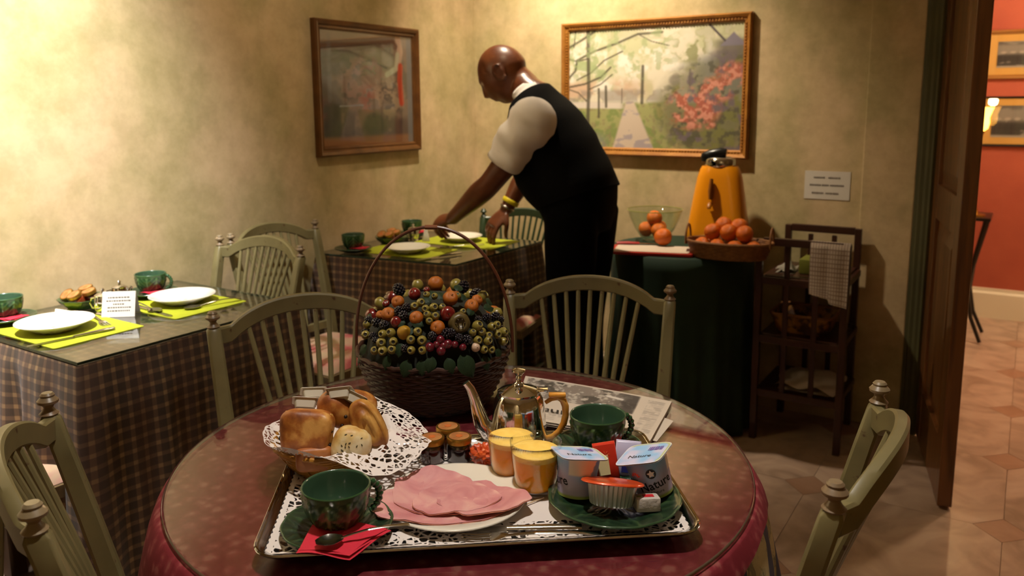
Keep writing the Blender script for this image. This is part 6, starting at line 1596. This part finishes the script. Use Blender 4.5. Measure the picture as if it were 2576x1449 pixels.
tc = N_.new('ShaderNodeTexCoord'); nz = N_.new('ShaderNodeTexNoise'); nz.inputs['Scale'].default_value = 14; L_.new(tc.outputs['Object'], nz.inputs[0])
rr = ramp(N_, [(.35, '#5a2e18'), (.65, '#6e3c20')]); L_.new(nz.outputs['Fac'], rr.inputs[0]); L_.new(rr.outputs[0], b_.inputs['Base Color']); b_.inputs['Roughness'].default_value = .36
b_.inputs['Subsurface Weight'].default_value = .06; b_.inputs['Subsurface Scale'].default_value = .004
person = thing('person', 'man in white shirt and black waistcoat leaning over the corner table', 'person', (-1.46, YW, 0)); PL = Vector((-1.46, YW, 0))
# --- head
HPIT = math.radians(33); HYAW = math.radians(13)
HM = Matrix.Rotation(math.pi + HYAW, 3, 'Z') @ Matrix.Rotation(HPIT, 3, 'Y')
HCEN = W(1266, 187)
def gs(v, s): return math.exp(-(v/s)**2)
def headp(d):
    x, y, z = d.x*.100, d.y*.078, d.z*.120
    if z > 0: x *= 1 + .03*(z/.12); y *= 1 + .06*gs(z-.05, .05)*(x < .03)
    if x < 0: x *= 1.06
    if z < 0:
        k = min(1, -z/.12); y *= 1 - .20*k**1.3
        if x < 0: x *= 1 - .55*k**1.2
        else: x *= 1 - .02*k
    if x > 0:
        fr_ = min(1, x/.09)
        x += fr_*(.024*gs(y, .0125 + .010*max(0, min(1, -z/.035)))*(1 if -.036 < z < .02 else gs(z + (.036 if z < 0 else -.02), .010))*max(.12, min(1, (.022 - z)/.055)))   # nose
        x += fr_*.0055*gs(z-.028, .012)*gs(y, .05)                                     # brow
        x -= fr_*.0100*(gs(y-.031, .015) + gs(y+.031, .015))*gs(z-.010, .013)           # eye sockets
        x += fr_*.0035*(gs(y-.031, .010) + gs(y+.031, .010))*gs(z-.009, .007)           # lids
        x += fr_*.010*gs(y, .024)*(gs(z+.057, .0065) + gs(z+.071, .0075))               # lips
        x -= fr_*.003*gs(y, .022)*gs(z+.064, .003); x -= fr_*.003*gs(y, .02)*gs(z+.083, .006)
        x += fr_*.010*gs(y, .022)*gs(z+.104, .014)                                     # chin
        y *= 1 + .03*gs(z+.010, .02)*(1-fr_)
    return Vector((x, y, z))
body = MB(); vs = []; fs = []; nu, nv = 120, 90
for j in range(nv+1):
    t_ = math.pi*j/nv
    for i in range(nu if 0 < j < nv else 1):
        p_ = 2*math.pi*i/nu; vs.append(HCEN + HM @ headp(Vector((math.sin(t_)*math.cos(p_), math.sin(t_)*math.sin(p_), math.cos(t_)))))
ix = lambda j, i: 0 if j == 0 else (len(vs)-1 if j == nv else 1 + (j-1)*nu + i % nu)
for j in range(nv):
    for i in range(nu):
        a, b2, c_, d_ = ix(j, i), ix(j+1, i), ix(j+1, i+1), ix(j, i+1); fs.append((a, b2, c_) if j == 0 else ((a, b2, d_) if j == nv-1 else (a, b2, c_, d_)))
body.add(vs, fs)
for s_ in (-1, 1):      # ears: rim, lobe, inner plate
    ec = Vector((-.012, s_*.077, -.004))
    pts = [HCEN + HM @ (ec + Vector((-.004 + .021*math.cos(a), s_*(.010 + .004*math.sin(a)), .032*math.sin(a)))) for a in np.linspace(-2.4, 2.2, 16)]
    body.tube(pts, [.0040]*12 + [.0045, .0055, .006, .006], 8)
    body.sphere(HCEN + HM @ (ec + Vector((-.004, s_*.001, 0))), (.018, .007, .030), 14, 10, rot=HM)
# neck
nb = (W(*SEC[0][0]) + W(*SEC[0][1]))/2; limb(body, [(HCEN + HM @ Vector((-.030, 0, -.030)), .060), (HCEN + HM @ Vector((-.045, 0, -.075)), .060), (nb, .064), (nb + (nb - HCEN)*.35, .07)], 24)
R = torso(SEC3[2:], -.016); body.rings(R)
# shoulders / arms
LSH = W(1356, 300, 2.590); LEL = W(1236, 458, 2.585); LWR = W(1137, 551, 2.655)
RSH = W(1378, 318, 2.95); REL = W(1322, 440, 3.00); RWR = W(1272, 530, 2.94)
limb(body, [(LSH.lerp(LEL, .15) + Vector((.02, .09, -.02)), .045), (LSH.lerp(LEL, .18), .048), (LSH.lerp(LEL, .5), .053), (LEL, .045), (LEL.lerp(LWR, .3), .046), (LEL.lerp(LWR, .75), .034), (LWR, .0285)], 20)
limb(body, [(RSH + Vector((.0, -.06, .01)), .050), (RSH, .052), (RSH.lerp(REL, .5), .052), (REL, .044), (REL.lerp(RWR, .3), .044), (REL.lerp(RWR, .75), .033), (RWR, .0275)], 20)
def hand(mb, wr, d, n, thumb_side, curls, spread=.10, length=1.0, thumb=(.9, .5)):
    d = d.normalized(); n = (n - d*n.dot(d)).normalized(); s_ = d.cross(n)*thumb_side     # s_ points to the thumb
    rings_ = []
    for k, (w_, th) in enumerate(((.026, .020), (.030, .019), (.038, .018), (.043, .0165), (.043, .0150), (.040, .0125))):
        c_ = wr + d*(-.004 + .0185*k)*length; rings_.append([c_ + s_*math.cos(2*math.pi*i/18)*w_ + n*math.sin(2*math.pi*i/18)*th for i in range(18)])
    mb.rings(rings_); kn = wr + d*.088*length
    tips = []
    for k in range(4):
        L3 = [(.044, .027, .021), (.048, .030, .022), (.044, .028, .021), (.034, .021, .018)][k]; off = (.0305 - .0205*k)
        p_ = kn + s_*off - d*.010; dd = (d + s_*spread*(1.5-k)).normalized(); pts = [(p_, .0105)]
        ang_ = 0
        for q, (ll, cu) in enumerate(zip(L3, curls[k])):
            ang_ += cu; v = dd*math.cos(ang_) - n*math.sin(ang_); p_ = p_ + v*ll*length; pts.append((p_, (.0098, .0090, .0078)[q] - .0004*k))
        q = spath(pts, 3); mb.tube([a for a, b2 in q], [b2 for a, b2 in q], 10); mb.sphere(pts[-1][0], pts[-1][1], 10, 8); tips.append(p_)
    tb = wr + d*.022 + s_*.028; v1 = (d*.62 + s_*thumb[0] - n*.30).normalized(); v2 = (d*.95 + s_*.10 - n*thumb[1]).normalized()
    p1 = tb + v1*.036; p2 = p1 + v2*.032; p3 = p2 + (v2 - n*.25).normalized()*.024
    q = spath([(tb - v1*.012, .015), (p1, .0115), (p2, .0100), (p3, .0082)], 3); mb.tube([a for a, b2 in q], [b2 for a, b2 in q], 10); mb.sphere(p3, .0082, 10, 8)
    return tips
LH = W(1085, 556, 2.675) - LWR
hand(body, LWR, LH, Vector((.10, -.50, .85)), 1, [(.95, .55, .25), (1.05, .55, .3), (1.1, .6, .3), (1.15, .6, .3)], thumb=(.55, 1.0))
RH = W(1244, 562, 2.90) - RWR
hand(body, RWR, RH, Vector((-.15, -.80, .50)), -1, [(.35, .35, .2), (.40, .4, .2), (.45, .45, .2), (.5, .5, .25)], thumb=(.6, .8))
# legs under the trousers
HIPC = (W(*SEC[-1][0]) + W(*SEC[-1][1]))/2
legs = []
for yy, dx in ((YW - .088, .015), (YW + .088, -.02)):
    hj = Vector((HIPC.x, yy, HIPC.z - .02)); kn_ = Vector((-1.462 + dx, yy, .50)); an = Vector((-1.445 + dx, yy, .09)); legs.append((hj, kn_, an))
    limb(body, [(hj, .085), (hj.lerp(kn_, .5), .075), (kn_, .055), (kn_.lerp(an, .35), .055), (an, .038), (an + Vector((-.03, 0, -.05)), .036), (an + Vector((-.13, 0, -.06)), .028)], 16)
bm_ = remesh(body, .0048, 5, .5); bm_.materials.append(skin_m)
bm_.transform(Matrix.Translation(-PL)); bo = link('body', bm_, None, person)
# eyes
for s_ in (-1, 1):
    c_ = HCEN + HM @ Vector((.0795, s_*.031, .009)); MB().sphere(c_ - PL, .0115, 14, 10).build('eye', mat('eye_white', '#b8a898', .2), person)
def loc(mb): mb.v = [tuple(Vector(v) - PL) for v in mb.v]; return mb
white_shirt = mat('white_shirt_cotton', '#e6deda', .8, bump=.15, bscale=60); vest_m = mat('black_waistcoat', '#050506', .9, col2='#080708', nscale=20, spec=.12, bump=.3, bscale=200); trou_m = mat('black_trousers', '#040405', .9, spec=.1, bump=.2, bscale=150)
# shirt: torso and collar
mb = MB(); mb.rings(torso(SEC3[0:20], .004), False, False)
sh = loc(mb).build('shirt', white_shirt, person, sharp=4)
ax = (HCEN + HM @ Vector((-.045, 0, -.075)) - nb).normalized()
mb = MB(); R = []; wb_, wf = W(*SEC[0][0]), W(*SEC[0][1]); cn = (wf - wb_).normalized(); ch = (wf - wb_).length/2
for k, (off, rr_) in enumerate(((-.028, 1.16), (-.008, 1.06), (.018, .985), (.026, .97), (.024, .94), (.0, .95), (-.02, 1.0))):
    R.append([nb + ax*(off + .004*math.cos(2*math.pi*i/36)) + cn*math.cos(2*math.pi*i/36)*ch*.92*rr_ + Vector((0, 1, 0))*math.sin(2*math.pi*i/36)*.072*rr_ for i in range(36)])
mb.rings(R, False, False); loc(mb).build('collar', white_shirt, sh, sharp=4)
# sleeves
def sleeve(a, e, r0_, r1_, name, hemk):
    d = (e - a); mb = MB(); R = []; ref = Vector((0, 1, 0)); t_ = d.normalized(); n1 = (ref - t_*ref.dot(t_)).normalized(); n2 = t_.cross(n1)
    m_ = 22
    for k in range(m_ + 1):
        q = -.20 + (hemk + .20)*k/m_; c_ = a + d*q; rr_ = r0_ + (r1_ - r0_)*max(0, q)/hemk
        if q < .06: rr_ *= math.sqrt(max(.04, 1 - ((q-.06)/.28)**2))
        ring = []
        for i in range(40):
            t2 = 2*math.pi*i/40; wv = .0035*math.sin(t2*4 + q*9) + .0045*math.sin(t2*2 - q*16) + .003*math.sin(q*30 + t2)
            ring.append(c_ + (n1*math.cos(t2) + n2*math.sin(t2))*(rr_ + wv*(q > .02)))
        R.append(ring)
    last = R[-1]; c_ = a + d*hemk; R.append([c_ + (p_ - c_)*.955 - t_*.0 for p_ in last]); R.append([c_ + (p_ - c_)*.95 - t_*.05 for p_ in last])
    mb.rings(R, True, False); return loc(mb).build(name, white_shirt, person, sharp=4)
sleeve(W(1347, 294, 2.588), LEL + Vector((.004, 0, .004)), .090, .078, 'sleeve', .69); sleeve(RSH, REL, .072, .070, 'sleeve', .70)
# waistcoat
mb = MB(); rv = torso(SEC3[2:22], .013, 48, .0022)
mb.rings([[p_*1 for p_ in rv[0]]] + rv, False, False)
last = rv[-1]; c_ = sum(last, Vector())/len(last)
mb2 = [[c_ + (p_ - c_)*.96 for p_ in last]]; mb.rings([last] + mb2, False, False)
mb.rings([rv[0], [(sum(rv[0], Vector())/len(rv[0])) + (p_ - sum(rv[0], Vector())/len(rv[0]))*.93 for p_ in rv[0]]], False, False)
vo = loc(mb).build('waistcoat', vest_m, person, sharp=4)
# trousers
mb = MB(); mb.rings(torso(SEC3[17:], .006))
hp2 = torso(SEC3[-1:], .006)[0]; c_ = sum(hp2, Vector())/len(hp2)
mb.rings([hp2, [c_ + (p_ - c_)*.97 + Vector((0, 0, -.05)) for p_ in hp2], [c_ + (p_ - c_)*.85 + Vector((0, 0, -.11)) for p_ in hp2]])
for hj, kn_, an in legs: limb(mb, [(hj + Vector((.005, 0, .03)), .105), (hj.lerp(kn_, .35), .100), (kn_, .082), (kn_.lerp(an, .5), .076), (an + Vector((0, 0, -.02)), .070)], 20)
tm = remesh(mb, .009, 4, .5); tm.materials.append(trou_m); tm.transform(Matrix.Translation(-PL)); link('trousers', tm, None, person)
shoe_m = mat('black_shoe_leather', '#0a0808', .25, coat=.4)
for hj, kn_, an in legs:
    mb = MB(); R = []
    for x, w_, h_ in ((.075, .022, .045), (.060, .034, .07), (.02, .036, .085), (-.03, .037, .075), (-.09, .043, .058), (-.15, .046, .046), (-.19, .038, .036), (-.212, .016, .024)):
        R.append([Vector((an.x + x, an.y + math.copysign(abs(math.cos(t_))**.8, math.cos(t_))*w_, .002 + h_*.5 + math.copysign(abs(math.sin(t_))**.7, math.sin(t_))*h_*.5)) for t_ in np.linspace(0, 2*math.pi, 20, endpoint=False)])
    mb.rings(R); loc(mb).build('shoe', shoe_m, person, sharp=1.0)
# wristband and bracelet on the far wrist
dv = (RWR - REL).normalized()
for k, (r_, w_, m_, nm) in enumerate(((.0375, .010, mat('yellow_wristband', '#c9b414', .5), 'wristband'), (.0335, .004, mat('steel_bracelet', '#b0a8a0', .25, 1.0), 'bracelet'))):
    c_ = RWR - dv*(.045 - .030*k); n1 = (Vector((0, 1, 0)) - dv*dv.y).normalized(); n2 = dv.cross(n1); mb = MB()
    R = [[c_ + dv*o_ + (n1*math.cos(2*math.pi*i/28) + n2*math.sin(2*math.pi*i/28))*rr_ for i in range(28)] for o_, rr_ in ((-w_, r_ - .001), (-w_*.7, r_ + .001), (w_*.7, r_ + .0005), (w_, r_ - .0015))]
    mb.rings(R, False, False); loc(mb).build(nm, m_, person, sharp=4)
